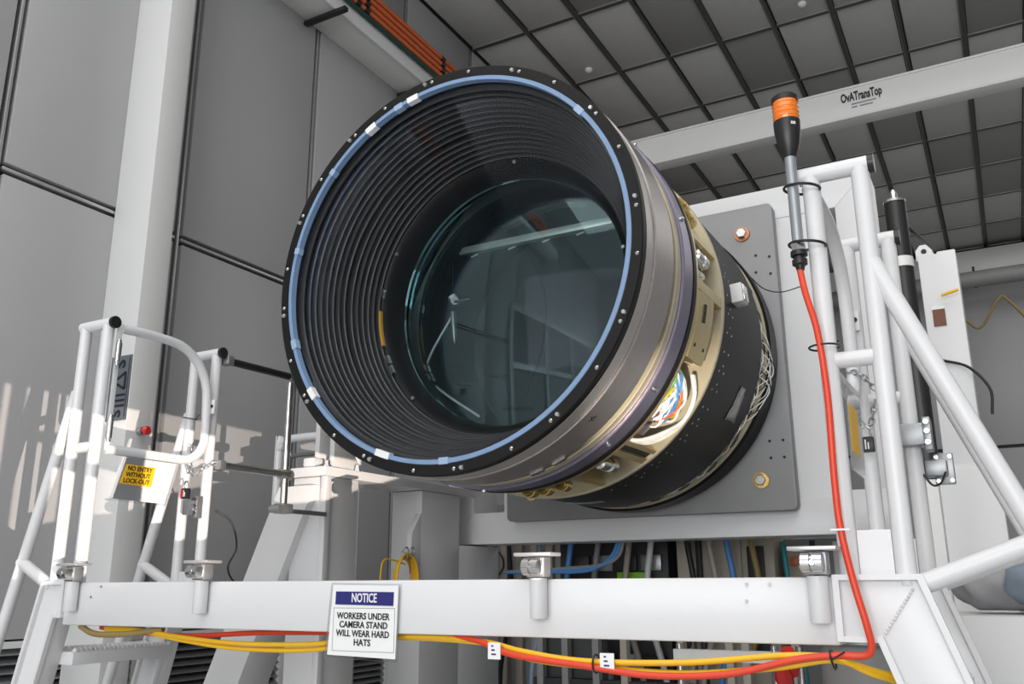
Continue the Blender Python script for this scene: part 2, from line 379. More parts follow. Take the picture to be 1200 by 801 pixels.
fe = bez([at(1095, 345, y=17.0), at(1132, 375, y=17.0), at(1150, 383, y=17.0), at(1170, 350, y=17.0), at(1182, 352, y=17), at(1215, 385, y=17.0)], 6)
tag(MB().tube(fe, .025, 8).build('festoon_cable', CABN), 'brown cable drooping in loops below the far grey duct', 'cable')

# ------------------------------------------------------------------ telescope camera
CX, CZ = -1.816, 2.86
def pt(a, r, y): return V((CX+r*math.cos(R(a)), y, CZ+r*math.sin(R(a))))
tc = thing('telescope_camera', (CX, 4.85, CZ), 'huge black cylindrical telescope camera with ribbed open front and glass lens', 'camera')
def ring(name, r0, r1, y0, y1, m, b=.004, seg=128, a0=None, a1=None, parent=tc, label=None):
    pr = [(r0, y0), (r1-b, y0), (r1, y0+b), (r1, y1-b), (r1-b, y1), (r0, y1)]
    return MB().lathe(pr, CX, CZ, seg, a0, a1).build(name, m, parent, label=label)
ff = ring('front_flange', .79, .832, 2.745, 2.785, BLK)
bolt = MB().rod((0, .0, 0), (0, -.016, 0), [(0, .0115), (.55, .0115), (1, .007)], 12).build('bolt', STEEL, ff)
sb = MB().rod((0, .0, 0), (0, -.010, 0), [(0, .008), (.6, .008), (1, .004)], 10).build('small_bolt', STEEL, ff)
for k in range(24):
    a = 7+15*k
    p = pt(a, .813, 2.744)
    if k == 0: put(bolt, p, ff)
    else: inst(bolt if k % 2 == 0 else sb, p, ff, 'bolt')
    if k % 2 == 0:
        q = pt(a-2.4, .812, 2.744)
        if k == 0: put(sb, q, ff)
        else: inst(sb, q, ff, 'small_bolt')
tp = ring('blue_seal_ring', .771, .789, 2.744, 2.772, BLUE, .002)
for a, l in ((117, 4), (106, 3), (100, 4), (137, 2), (196, 3), (214, 4), (248, 5), (270, 3), (38, 3), (165, 2)):
    ring('seal_label', .765, .791, 2.742, 2.77, PAPER if l > 3 else BLUE2, .001, 6, a, a+l, tp)
ring('bright_band', .79, .829, 2.786, 2.862, SILL)
sv = ring('machined_band', .79, .836, 2.864, 3.058, SILV)
text('X/', 'pen_mark', .035, pt(-50, .838, 2.93), V((.35, .9, .25)), V((math.cos(R(-50)), -.3, .6)), INK, sv)
for a in (-75, -68, 160): MB().lathe([(.80, 3.05), (.842, 3.05), (.842, 3.075), (.80, 3.075)], CX, CZ, 4, a, a+4).build('tab', STEEL, sv)
ring('dark_groove', .76, .80, 3.05, 3.11, BLKM)
ring('gold_ring', .76, .832, 3.104, 3.156, BEIG)
pr = ring('purple_ring', .76, .845, 3.158, 3.262, PURP)
for a in (-36, -55, 12, 40, -95): MB().rod(pt(a, .835, 3.2), pt(a, .858, 3.2), [(0, .012), (.7, .012), (1, .006)], 10).build('bolt', STEEL, pr)
ring('black_ring', .76, .848, 3.264, 3.306, BLK)
bay = thing('service_bay', (CX, 3.5, CZ), None, None); bay.parent = tc; bay.location = WL['service_bay']-WL[tc.name]
ring('front_rim', .66, .845, 3.308, 3.338, GOLD, .004, parent=bay)
ring('rear_rim', .66, .842, 3.69, 3.722, BEIG, .006, parent=bay)
ring('bay_floor', .64, .67, 3.33, 3.70, BROWN, .001, parent=bay)
def seg(name, a0, a1, r0, r1, y0, y1, m, n=None, b=.003, parent=bay): return ring(name, r0, r1, y0, y1, m, b, n or max(3, int(abs(a1-a0)/3)), a0, a1, parent)
seg('cover_panel', 13, 46, .79, .803, 3.338, 3.69, BEIG); seg('cover_panel', -110, -73, .79, .803, 3.338, 3.69, BEIG); seg('cover_panel', 46, 250, .79, .815, 3.338, 3.69, BEIG)
for a0, a1 in ((11.5, 13), (-4.5, -1.5), (-54, -52.6), (-58.5, -56.4), (-73, -71.5)): seg('divider', a0, a1, .66, .836, 3.338, 3.69, GOLD, 2)
seg('divider_strip', -56.4, -54, .66, .825, 3.338, 3.69, BLKM, 2)
gb = seg('gold_cover', -24, -5, .70, .842, 3.355, 3.565, GOLD, 8, .01)
MB().obox(pt(-10.5, .843, 3.44), V((-math.sin(R(-10.5)), 0, math.cos(R(-10.5))))*.038, (0, .009, 0), V((math.cos(R(-10.5)), 0, math.sin(R(-10.5))))*.004).build('cover_slot', BLKM, bay)
for a, y in ((-20, 3.40), (-20, 3.51)): MB().rod(pt(a, .838, y), pt(a, .8445, y), [(0, .008), (1, .008)], 10).build('keyhole', BLKM, bay)
seg('side_panel', -24, -4.5, .66, .75, 3.57, 3.69, BEIG)
for a in (24, 19, -78, -84, -89):
    d = V((0, 1, 0)); y0 = 3.40
    f = MB().lathe([(.012, y0), (.024, y0), (.027, y0+.012), (.024, y0+.03), (.028, y0+.034), (.028, y0+.075), (.022, y0+.095), (.012, y0+.095)], pt(a, .828, 0).x, pt(a, .828, 0).z, 20).build('brass_fitting', BRASS, bay)
def connector(a, r, y0, y1, rad):
    p, q = pt(a, r, y0), pt(a, r, y1)
    MB().rod(p, q, [(0, rad*.5), (.15, rad*.5), (.18, rad*.9), (.3, rad*.9), (.32, rad*.7), (.4, rad*.7), (.42, rad*1.15), (.7, rad*1.15), (.72, rad*.85), (.78, rad*.85), (.8, rad*1.2), (.97, rad*1.2), (1, rad*.8)], 18).build('connector', STEEL, bay)
connector(8.5, .80, 3.36, 3.6, .026); connector(5, .77, 3.4, 3.62, .02); connector(-65, .80, 3.335, 3.60, .026); connector(-68, .765, 3.4, 3.6, .016)
for i in range(26):                                        # wire bundle under the gold cover
    a0 = -25-random.random()*2; y0 = 3.36+random.random()*.13; a1 = -43-random.random()*6; y1 = 3.42+random.random()*.22
    k = random.choice((CABW, CABW, CABY, CABW, CABB, CABW, ORNG)) if i > 3 else (CABW, CABG, CABY, CABB)[i]
    ps = bez([pt(a0, .72, y0), pt(a0-4, .79+random.random()*.035, y0+.02), pt((a0+a1)/2, .81+random.random()*.05, (y0+y1)/2-.05+random.random()*.08), pt(a1+3, .79+random.random()*.03, y1), pt(a1, .70, y1)], 5)
    MB().tube(ps, .004+random.random()*.0025, 6).build('wire', k, bay)
for j in range(3): MB().tube(bez([pt(-27, .80, 3.60+.01*j), pt(-33, .845, 3.62), pt(-40, .85, 3.645), pt(-46, .85, 3.60-.03*j), pt(-51, .84, 3.50-.04*j), pt(-53, .80, 3.40-.03*j)], 6), .009, 8).build('white_hose', CABW, bay)
for i in range(14):
    a = -38-random.random()*13; y = 3.35+random.random()*.2; s_ = .012+random.random()*.02
    MB().obox(pt(a, .72+random.random()*.07, y), V((math.cos(R(a)), 0, math.sin(R(a))))*s_, (0, s_*1.6, 0), V((-math.sin(R(a)), 0, math.cos(R(a))))*s_*.8).build('bay_component', random.choice((ZINC, PURP, BEIG, BLKM, STEEL)), bay, bevel=.002)
ring('body_shell', .70, .833, 3.724, 4.42, BLK, .006, label='smooth black shell of the telescope camera')
dots = MB()
for a in range(-112, 50, 6):
    for j, y in enumerate((3.80, 3.835, 3.87)):
        if (a//6) % 3 == 0 and j == 1: continue
        aa = a+(j % 2)*2; p = pt(aa, .8325, y); dots.rod(p, pt(aa, .8345, y), [(0, .0055), (1, .0055)], 6)
dots.build('rivets', STEEL, tc, kind='stuff')
b = MB(); n = 9
for i in range(n):
    for j in range(5):
        a = -22-i*1.5+random.uniform(-.3, .3); y = 4.17+j*.018*(1+.35*i*.4)-i*.004; b.v.append(pt(a, .8355+random.random()*.004, y))
for i in range(n-1):
    for j in range(4): b.f.append((i*5+j, i*5+j+1, (i+1)*5+j+1, (i+1)*5+j))
tp2 = b.build('foil_tape', FOIL, tc); md = tp2.modifiers.new('s', 'SOLIDIFY'); md.thickness = .002
MB().lathe([(.8335, 4.05), (.837, 4.05), (.837, 4.09), (.8335, 4.09)], CX, CZ, 10, -97, -84).build('foil_tape', FOIL, tc)
jb = MB().obox(pt(4, .858, 3.92), V((math.cos(R(4)), 0, math.sin(R(4))))*.028, (0, .045, 0), V((-math.sin(R(4)), 0, math.cos(R(4))))*.045).build('junction_box', OFFW, tc, bevel=.004)
MB().obox(pt(4, .889, 3.92), V((math.cos(R(4)), 0, math.sin(R(4))))*.003, (0, .038, 0), V((-math.sin(R(4)), 0, math.cos(R(4))))*.038).build('box_lid', STEEL, jb, bevel=.002)
# cable channel at the rear
ch = thing('cable_channel', (CX, 4.5, CZ), None, None); ch.parent = tc; ch.location = WL['cable_channel']-WL[tc.name]
ring('channel_floor', .70, .785, 4.415, 4.56, BEIG, .002, parent=ch); ring('channel_rim', .70, .83, 4.545, 4.56, BEIG, .003, parent=ch)
for i in range(46):
    a = 44-i*3.4+random.uniform(-1, 1); p = pt(a, .797, 4.452+.07*(i % 2)*random.random())
    MB().obox(p, V((math.cos(R(a)), 0, math.sin(R(a))))*.016, (0, .014+.014*random.random(), 0), V((-math.sin(R(a)), 0, math.cos(R(a))))*(.012+.012*random.random())).build('channel_connector', random.choice((BEIG, ZINC, BLKM, OFFW, BRASS, BLKM, CABR if i % 9 == 4 else ZINC)), ch, bevel=.002)
for k in range(5):
    ps = [pt(44-i*2.5, .812+.008*math.sin(i*1.3+k*2), 4.44+.022*k+.008*math.sin(i*.9+k)) for i in range(64)]
    MB().tube(ps, .0035, 6).build('channel_wire', (CABW, CABK, ZINC, CABW, CABK)[k], ch)
for k in range(9):
    a = -2-k*2.2; ps = bez([pt(a+6, .80, 4.50), pt(a+2, .835+.004*k, 4.51+.01*(k % 3)), pt(a-4-k % 3, .845+.012*(k % 4), 4.54), pt(a-10, .83, 4.52), pt(a-13, .80, 4.5)], 6)
    MB().tube(ps, .0028, 6).build('loose_wire', (CABW, ZINC, CABW, CABK)[k % 4], ch)
ring('rear_flange', .70, .842, 4.562, 4.72, BLK, .012); ring('rear_collar', .70, .825, 4.72, 4.80, BLKM, .006)
# inside: ribbed baffle, inner ring, glass
bf = MB().lathe([(.792, 2.775), (.80, 2.775), (.66, 3.2), (.645, 3.2)], CX, CZ, 128).build('baffle_tube', BLKM, tc)
NR = 14
for k in range(NR):
    t = k/(NR-1); r = .752-.135*t; y = 2.805+.345*t+(.012 if k > 7 else 0); wd = .0045 if k % 3 else .0065
    MB().lathe([(r, y-wd*.3), (r+.004, y-wd), (r+.04, y-wd), (r+.04, y+wd), (r+.004, y+wd), (r, y+wd*.3)], CX, CZ, 128).build('baffle_ring', BLKS, bf)
prof = [(.610, 3.172), (.615, 3.17), (.64, 3.175), (.64, 3.31), (.567, 3.31), (.567, 3.275), (.569, 3.255), (.577, 3.22), (.592, 3.19)]
ir = MB().lathe(prof, CX, CZ, 128).build('inner_lens_cell', BLK, tc)
for a in range(0, 360, 72): MB().obox(pt(a+9, .598, 3.168), (.006, 0, .002), (0, .003, 0), (-.002, 0, .006)).build('cell_clip', ZINC, ir)
def cap(rad, Rc, yedge, th, name, m, parent):
    b = MB(); n = 14; prof = []
    for i in range(n+1):
        r = max(.0006, rad*(1-i/n)); prof.append((r, yedge-(math.sqrt(Rc*Rc-r*r)-math.sqrt(Rc*Rc-rad*rad))))
    Rb = Rc*1.0
    for i in range(n, -1, -1):
        r = max(.0006, rad*(1-i/n)); prof.append((r, yedge+th-(math.sqrt(Rb*Rb-r*r)-math.sqrt(Rb*Rb-rad*rad))))
    return b.lathe(prof, CX, CZ, 96).build(name, m, parent)
cap(.766, 2.9, 2.772, .03, 'front_lens', GL1, tc)
cap(.5655, 6.0, 3.286, .016, 'inner_lens', GL2, tc)
chm = MB().lathe([(.60, 3.31), (.64, 3.31), (.64, 4.0), (.60, 4.0)], CX, CZ, 96).build('inner_chamber', RDGREY, tc)
MB().lathe([(.001, 3.98), (.60, 3.98), (.60, 4.0), (.001, 4.0)], CX, CZ, 64).build('chamber_back', RDGREY, chm)
p, q = at(540, 296, y=3.6), at(722, 258, y=3.6)
MB().obox((p+q)/2, (q-p)/2, (0, .02, 0), (0, 0, .018)).build('cross_beam', RDLITE, chm, bevel=.003)
for u in (556, 600, 640, 680): 
    c = at(u, 303-(u-540)*.21, y=3.59); MB().obox(c, (.02, 0, .004), (0, .003, 0), (0, 0, .003)).build('beam_clip', PAPER, chm)
def arc(u0, v0, u1, v1, u2, v2, y, wd, nm, m):
    A, B, C_ = at(u0, v0, y=y), at(u1, v1, y=y), at(u2, v2, y=y); ps = bez([A, B, C_], 8); b = MB()
    for i in range(len(ps)-1):
        d = ps[i+1]-ps[i]; b.obox((ps[i]+ps[i+1])/2, d*.52, (0, .02, 0), V((-d.z, 0, d.x)).normalized()*wd)
    b.build(nm, m, chm)
arc(575, 275, 640, 228, 705, 222, 3.75, .022, 'curved_rail', RDLITE); arc(565, 250, 612, 215, 680, 200, 3.80, .012, 'curved_rail', RDLITE); arc(590, 268, 645, 242, 700, 236, 3.7, .012, 'curved_rail', ZINC)
for u in (490, 497, 506): MB().tube([at(u, 270, y=3.7), at(u-4, 440, y=3.7)], .008, 8).build('guide_rod', ZINC, chm)
MB().lathe([(.601, 3.150), (.612, 3.150), (.612, 3.166), (.601, 3.166)], CX, CZ, 14, 180, 196).build('amber_strip', ORNG2, chm)
for a in (170, 201, 206): MB().lathe([(.596, 3.150), (.612, 3.150), (.612, 3.168), (.596, 3.168)], CX, CZ, 4, a, a+4).build('edge_clip', STEEL, chm)
MB().obox(at(462, 375, y=3.45), (.012, 0, 0), (0, .01, 0), (0, 0, .12)).build('side_block', STEEL, chm)
MB().rod(at(533, 352, y=3.62), at(533, 352, y=3.5), [(0, .035), (.4, .035), (.45, .02), (1, .02)], 12).build('probe_body', STEEL, chm)
MB().obox(at(542, 352, y=3.5), (.045, 0, 0), (0, .006, 0), (0, 0, .005)).build('probe_arm', STEEL, chm)
MB().rod(at(531, 365, y=3.5), at(533, 402, y=3.5), [(0, .012), (.3, .016), (.8, .012), (1, .003)], 10).build('probe_tip', ZINC, chm)
MB().tube(bez([at(553, 282, y=3.6), at(534, 300, y=3.6), at(531, 335, y=3.6)]), .005, 8).build('probe_cable', CABK, chm)
MB().tube(bez([at(530, 370, y=3.5), at(505, 415, y=3.5), at(500, 440, y=3.5), at(520, 460, y=3.5), at(562, 488, y=3.5)]), .006, 8).build('probe_cable', CABW, chm)
MB().tube(bez([at(617, 290, y=3.55), at(637, 340, y=3.55), at(636, 400, y=3.55), at(618, 462, y=3.55)]), .004, 8).build('probe_cable', CABK, chm)
for u, v in ((545, 450), (600, 478), (615, 478), (585, 440)): MB().rod(at(u-10, v, y=3.5), at(u+10, v+1, y=3.5), [(0, .006), (.5, .009), (1, .006)], 8).build('chamber_fitting', STEEL, chm)

# ------------------------------------------------------------------ camera support stand
st = thing('support_stand', (-1.82, 4.9, 0), 'white welded steel stand with square frame carrying the telescope camera', 'stand')
YF = 4.88
def fr(poly): return MB().prism(poly, 'y', YF, YF+.3)
X0, X1, Z0, Z1 = -3.15, -.44, 1.88, 3.84; wi = .19
fr([(X0, Z0), (X1, Z0), (X1-wi, Z0+wi), (X0+wi, Z0+wi)]).build('frame_member', WHITE, st, bevel=.003)
fr([(X0, Z1), (X0+wi, Z1-wi), (X1-wi, Z1-wi), (X1, Z1)]).build('frame_member', WHITE, st, bevel=.003)
fr([(X0, Z0), (X0+wi, Z0+wi), (X0+wi, Z1-wi), (X0, Z1)]).build('frame_member', WHITE, st, bevel=.003)
fr([(X1, Z0), (X1, Z1), (X1-wi, Z1-wi), (X1-wi, Z0+wi)]).build('frame_member', WHITE, st, bevel=.003)
MB().bx(-2.74, -.735, YF+.005, YF+.2, Z0+wi, Z1-wi).build('centre_panel', WHITE, st)
pl = thing('mount_plate', (CX, 4.85, CZ), None, None); pl.parent = st; pl.location = WL['mount_plate']-WL[st.name]
PX0, PX1, PZ0, PZ1 = -2.675, -.955, 2.005, 3.72
def rr(x0, x1, z0, z1, r, n=5):
    o = []
    for cx_, cz_, a in ((x1-r, z0+r, -90), (x1-r, z1-r, 0), (x0+r, z1-r, 90), (x0+r, z0+r, 180)):
        for i in range(n+1): t = R(a+90*i/n); o.append((cx_+r*math.cos(t), cz_+r*math.sin(t)))
    return o
MB().prism(rr(PX0, PX1, PZ0, PZ1, .03), 'y', 4.80, YF).build('plate', PLATE, pl, bevel=.003)
for x in (-1.13, -2.50):
    for z in (2.165, 3.56):
        MB().rod((x, 4.80, z), (x, 4.79, z), [(0, .045), (1, .043)], 24).build('washer', RUST if z > 3 else BRASS, pl)
        MB().rod((x, 4.79, z), (x, 4.765, z), [(0, .032), (.8, .032), (1, .027)], 6).build('bolt_head', STEEL, pl)
for x, z in ((-1.064, 3.42), (-.99, 3.40), (-1.07, 3.32), (-.99, 3.30), (-1.07, 2.37), (-1.0, 2.37), (-1.07, 2.28), (-1.0, 2.28)):
    MB().rod((x, 4.801, z), (x, 4.797, z), [(0, .008), (1, .008)], 8).build('tapped_hole', BLKM, pl)
# side frames
def side(xa, xb, y0, label=None):
    x0, x1 = min(xa, xb), max(xa, xb)
    MB().bx(x0, x1, y0, 3.71, 0, 2.165).build('leg', WHITE, st, bevel=.006)
    MB().bx(x0, x1, 4.29, 4.70, 0, 2.165).build('leg', WHITE, st, bevel=.006)
    MB().bx(x0-.01, x1+.01, y0-.02, 4.86, 2.167, 2.215).build('top_plate', WHITE, st, bevel=.005)
    MB().bx(x0, x1, 4.70, 5.18, 0, 1.87).build('leg', WHITE, st, bevel=.006)
side(-3.16, -2.95, 3.45)
MB().prism([(4.30, 2.05), (4.20, 1.92), (4.19, 1.60), (4.30, 1.50)], 'x', -2.99, -2.952).build('cable_hook', WHITE, st, bevel=.003)
# outrigger
def slab(name, p0, p1, w0, y0, y1, m=WHITE, parent=st):
    (xa, za), (xb, zb) = p0, p1
    return MB().prism([(xa, za), (xb, zb), (xb+w0, zb), (xa+w0, za)], 'y', y0, y1).build(name, m, parent, bevel=.004)
slab('outrigger', (-3.21, 2.12), (-4.15, .02), .23, 3.40, 3.62)
MB().bx(-2.965, -2.93, 3.43, 3.47, 0, 2.165).build('leg_flange', WHITE, st, bevel=.004)
MB().prism([(3.55, 2.215), (3.55, 2.47), (3.62, 2.47), (3.85, 2.215)], 'x', -3.12, -3.09).build('lift_gusset', WHITE, st, bevel=.003)
MB().prism([(3.55, 2.215), (3.55, 2.40), (3.62, 2.40), (3.80, 2.215)], 'x', -3.02, -2.99).build('lift_gusset', OFFW, st, bevel=.003)
for p in ((-2.99, 3.50), (-2.97, 3.72), (-3.07, 3.52)): MB().rod((p[0], p[1], 2.215), (p[0], p[1], 2.25), [(0, .022), (.4, .022), (.42, .015), (1, .015)], 6).build('top_bolt', ZINC, st)
MB().bx(-3.10, -3.03, 3.44, 3.52, 2.216, 2.265).build('stop_block', WHITE, st, bevel=.012)
# right-hand side of the stand
MB().bx(-.68, -.44, 4.6, 5.18, 0, 1.88).build('leg', WHITE, st, bevel=.006)
MB().bx(-.70, -.42, 4.55, 4.86, 1.88, 2.07).build('foot_block', WHITE, st, bevel=.006)
tw = thing('lift_tower', (-.15, 4.3, 0), 'tall white box tower with a lifting lug and a brown sticker beside the ladder', 'tower')
MB().bx(-.215, -.06, 4.2, 4.5, 2.115, 3.07).build('upper_box', WHITE, tw, bevel=.006)
MB().bx(-.34, -.015, 4.12, 4.7, 0, 2.095).build('lower_box', WHITE, tw, bevel=.006)
MB().bx(-.30, -.02, 4.14, 4.6, 2.095, 2.115).build('joint_plate', OFFW, tw)
MB().prism([(-.225, 3.07), (-.155, 3.07), (-.155, 3.12), (-.175, 3.145), (-.205, 3.145), (-.225, 3.12)], 'y', 4.3, 4.33).build('lifting_lug', WHITE, tw)
MB().rod((-.19, 4.30, 3.112), (-.19, 4.296, 3.112), [(0, .012), (1, .012)], 12).build('lug_hole', BLKM, tw)
p = at(1101, 372, y=4.199); MB().bx(p.x-.025, p.x+.025, 4.195, 4.2, p.z-.038, p.z+.038).build('sticker', STICK, tw)
MB().bx(p.x-.026, p.x+.024, 4.194, 4.2, p.z+.038, p.z+.052).build('sticker_header', PAPER, tw)
tag(MB().rod(at(1103, 346, y=4.15), at(1123, 339, y=4.15), [(0, .007), (1, .007)], 8).build('yellow_pin', CABY), 'short yellow rod sticking out across the white tower', 'rod')
ac = thing('linear_actuator', (-.25, 3.6, 2.5), 'black cylindrical actuator with silver tip standing behind the ladder posts', 'actuator')
p, q = at(1044, 240, y=3.6), at(1072, 440, y=3.6); p = V((q.x+.005, 3.6, p.z))
MB().rod(p, V((p.x, 3.6, 2.0)), [(0, .040), (1, .040)], 24).build('actuator_body', BPLA, ac)
MB().rod(p+V((0, 0, .002)), p+V((0, 0, .012)), [(0, .041), (1, .041)], 24).build('end_plate', STEEL, ac)
MB().rod(p+V((0, 0, .012)), p+V((0, 0, .06)), [(0, .014), (.7, .014), (1, .008)], 14).build('tip', STEEL, ac)
MB().rod(p-V((0, 0, .23)), p-V((0, 0, .27)), [(0, .0425), (1, .0425)], 24).build('band', OFFW, ac)
MB().bx(p.x-.03, p.x+.03, 3.55, 3.65, 0, 2.0).build('actuator_column', OFFW, ac, bevel=.004)

bpst = thing('pipe_stand', (-4.25, 4.5, 0), 'white bent pipe stand in front of the grey wall behind the guard rail', 'stand')
MB().tube(bez([(-4.27, 4.5, 0), (-4.27, 4.5, 2.40), (-4.26, 4.5, 2.52), (-4.20, 4.5, 2.585), (-3.9, 4.5, 2.59), (-3.6, 4.5, 2.59)], 5), .028, 12).build('bent_pipe', WHITE, bpst)
MB().tube([(-3.6, 4.5, 0), (-3.6, 4.5, 2.6)], .028, 12).build('stand_leg', WHITE, bpst)
MB().tube(bez([(-4.16, 4.47, 1.2), (-4.16, 4.47, 2.40), (-4.12, 4.47, 2.46), (-4.0, 4.47, 2.47), (-3.6, 4.47, 2.47)], 5), .014, 10).build('inner_tube', ZINC, bpst)
# ------------------------------------------------------------------ access platform
ap = thing('access_platform', (-1.65, 2.3, 0), 'white steel access platform with long front beam and steep ladders at both ends', 'platform')
ZB0, ZB1 = 1.515, 1.658
MB().bx(-2.955, -.352, 2.10, 2.20, ZB0, ZB1).build('front_beam', WHITE, ap, bevel=.006)
MB().bx(-2.93, -.37, 2.2, 2.72, 1.60, 1.645).build('deck', OFFW, ap)
MB().bx(-2.93, -.37, 2.64, 2.72, 1.53, 1.60).build('rear_beam', WHITE, ap, bevel=.004)
for u, v in ((119, 687), (107, 699), (875, 684), (902, 684), (875, 704)):
    p = at(u, v, y=2.1); MB().rod((p.x, 2.101, p.z), (p.x, 2.097, p.z), [(0, .004), (1, .004)], 8).build('screw_hole', ZINC, ap)
RT = .0215
for yy in (2.12, 2.66):
    for sx in (-1, 1):
        xo, xi = (-3.045, -2.915) if sx < 0 else (-.208, -.322)
        for x in (xo, xi): MB().tube([(x, yy, 1.64), (x, yy, 2.605)], RT, 16).build('post', WHITE, ap)
        MB().tube([(xo-RT*(xo < xi)+RT*(xo > xi), yy, 2.612), (xi+(.028 if sx < 0 else -.028), yy, 2.612)], RT, 16).build('top_rail', WHITE, ap)
        ex = xi+.028 if sx < 0 else xo+RT
        MB().tube([(ex-.002, yy, 2.612), (ex+.012, yy, 2.612)], RT+.002, 16).build('end_cap', BPLA, ap)
        MB().tube([(min(xo, xi)+RT*.7, yy, 2.142), (max(xo, xi)-RT*.7, yy, 2.142)], RT*.9, 16).build('cross_tube', WHITE, ap)
        # handrail down the ladder with its strut
        if sx < 0: h0, h1, s0, s1 = (xo-.01, 2.36), (-3.62, .55), (-3.06, 1.64), (-3.262, 1.735)
        else: h0, h1, s0, s1 = (xo+.0, 2.37), (.44, .75), (-.185, 1.64), (.052, 1.728)
        MB().tube([(h0[0], yy, h0[1]), (h1[0], yy, h1[1])], RT, 16).build('handrail', WHITE, ap)
        MB().tube([(s0[0], yy, s0[1]), (s1[0], yy, s1[1])], RT, 16).build('rail_strut', WHITE, ap)
        # stringer: a channel with raised lips
        if sx < 0: o0, o1, i1, top, ei = (-3.075, 1.657), (-3.53, .03), (-3.42, .03), (-2.957, 1.657), (-2.957, 1.545)
        else: o0, o1, i1, top, ei = (-.181, 1.657), (.36, .03), (.245, .03), (-.35, 1.657), (-.35, 1.53)
        ic = (-2.995, 1.545) if sx < 0 else (-.27, 1.53)
        ya, yb = (yy-.03, yy+.05) if yy < 2.4 else (yy-.05, yy+.03)
        poly = [top, o0, o1, i1, ic, ei]
        MB().prism(poly, 'y', ya+.012, yb).build('stringer', WHITE, ap, bevel=.002)
        b = MB()
        for k in range(6):
            if k == 2: continue
            p, q = V((poly[k][0], 0, poly[k][1])), V((poly[(k+1) % 6][0], 0, poly[(k+1) % 6][1])); d = (q-p); nn = V((-d.z, 0, d.x)).normalized()*.006
            b.obox((p+q)/2+V((0, ya+.006-.0012*(k % 2), 0)), d*.5+d.normalized()*(.004+.0007*(k % 3)), (0, .008, 0), nn*(1+.12*(k % 2)))
        b.build('stringer_lip', WHITE, ap)
        if sx > 0: MB().bx(-.30, -.23, yy-.004, yy+.004, 1.66, 1.757).build('post_plate', WHITE, ap)
        else: MB().bx(-3.03, -2.93, yy-.004, yy+.004, 1.66, 1.70).build('post_plate', WHITE, ap)
bd = MB()                                                   # weld bead on the right-hand end plate
for k in range(14):
    t = k/13; c = V((-.198+t*-.062, 2.10, 1.632-t*.088)); bd.rod(c-V((0, 0, .004)), c+V((0, 0, .004)), [(0, .002), (.5, .0045), (1, .002)], 6)
bd.build('weld_bead', WHITE, ap)
for sx in (-1, 1):                                          # serrated ladder treads
    for k in range(6):
        z = 1.42-k*.245
        if sx < 0: xa = -3.02-(1.6-z)*.282; x0, x1 = xa-.06, xa+.10
        else: xa = -.25+(1.6-z)*.335; x0, x1 = xa-.08, xa+.06
        t = MB().bx(x0, x1, 2.17, 2.61, z-.045, z).build('tread', WHITE, ap, bevel=.003)
        tb = MB()
        for j in range(22):
            y = 2.18+j*.0195
            for xx in (x0+.012, x1-.012): tb.add([(xx-.012, y, z), (xx+.012, y, z), (xx+.012, y+.014, z), (xx-.012, y+.014, z), (xx-.006, y+.004, z+.012), (xx+.006, y+.004, z+.012), (xx+.006, y+.01, z+.012), (xx-.006, y+.01, z+.012)], [(0, 1, 2, 3), (4, 5, 6, 7), (0, 1, 5, 4), (1, 2, 6, 5), (2, 3, 7, 6), (3, 0, 4, 7)])
        tb.build('tread_teeth', WHITE, t, kind='stuff')
# rail sockets clamped to the beam
for i, (x, lb) in enumerate(((-2.892, 'steel clamp rail socket on the beam end under the hinged gate post'), (-2.262, 'steel clamp rail socket on the white beam left of the notice sign'), (-1.068, 'steel clamp rail socket on the white beam right of the notice sign'), (-.385, 'steel clamp rail socket on the white beam beside the red cable'))):
    t = thing('rail_socket', (x, 2.078, 1.565), lb, 'socket', 'rail sockets on the front beam')
    MB().rod((x, 2.078, 1.562), (x, 2.078, 1.66), [(0, .0205), (.03, .0225), (1, .0225)], 20).build('socket_tube', WHITE, t)
    MB().bx(x-.008, x+.008, 2.085, 2.101, 1.575, 1.655).build('weld_tab', WHITE, t)
    MB().bx(x-.026, x+.026, 2.06, 2.10, 1.662, 1.712).build('clamp_body', ZINC, t, bevel=.004)
    MB().rod((x-.03, 2.05, 1.688), (x+.022, 2.05, 1.688), [(0, .012), (.1, .021), (.45, .021), (.47, .017), (.53, .017), (.55, .021), (.95, .021), (1, .012)], 18).build('clamp_roller', STEEL, t)
    MB().rod((x, 2.045, 1.688), (x, 2.028, 1.688), [(0, .010), (.7, .010), (1, .006)], 6).build('clamp_bolt', STEEL, t)
    MB().bx(x-.054, x+.05, 2.045, 2.11, 1.714, 1.723).build('top_plate', ALU, t, bevel=.002)

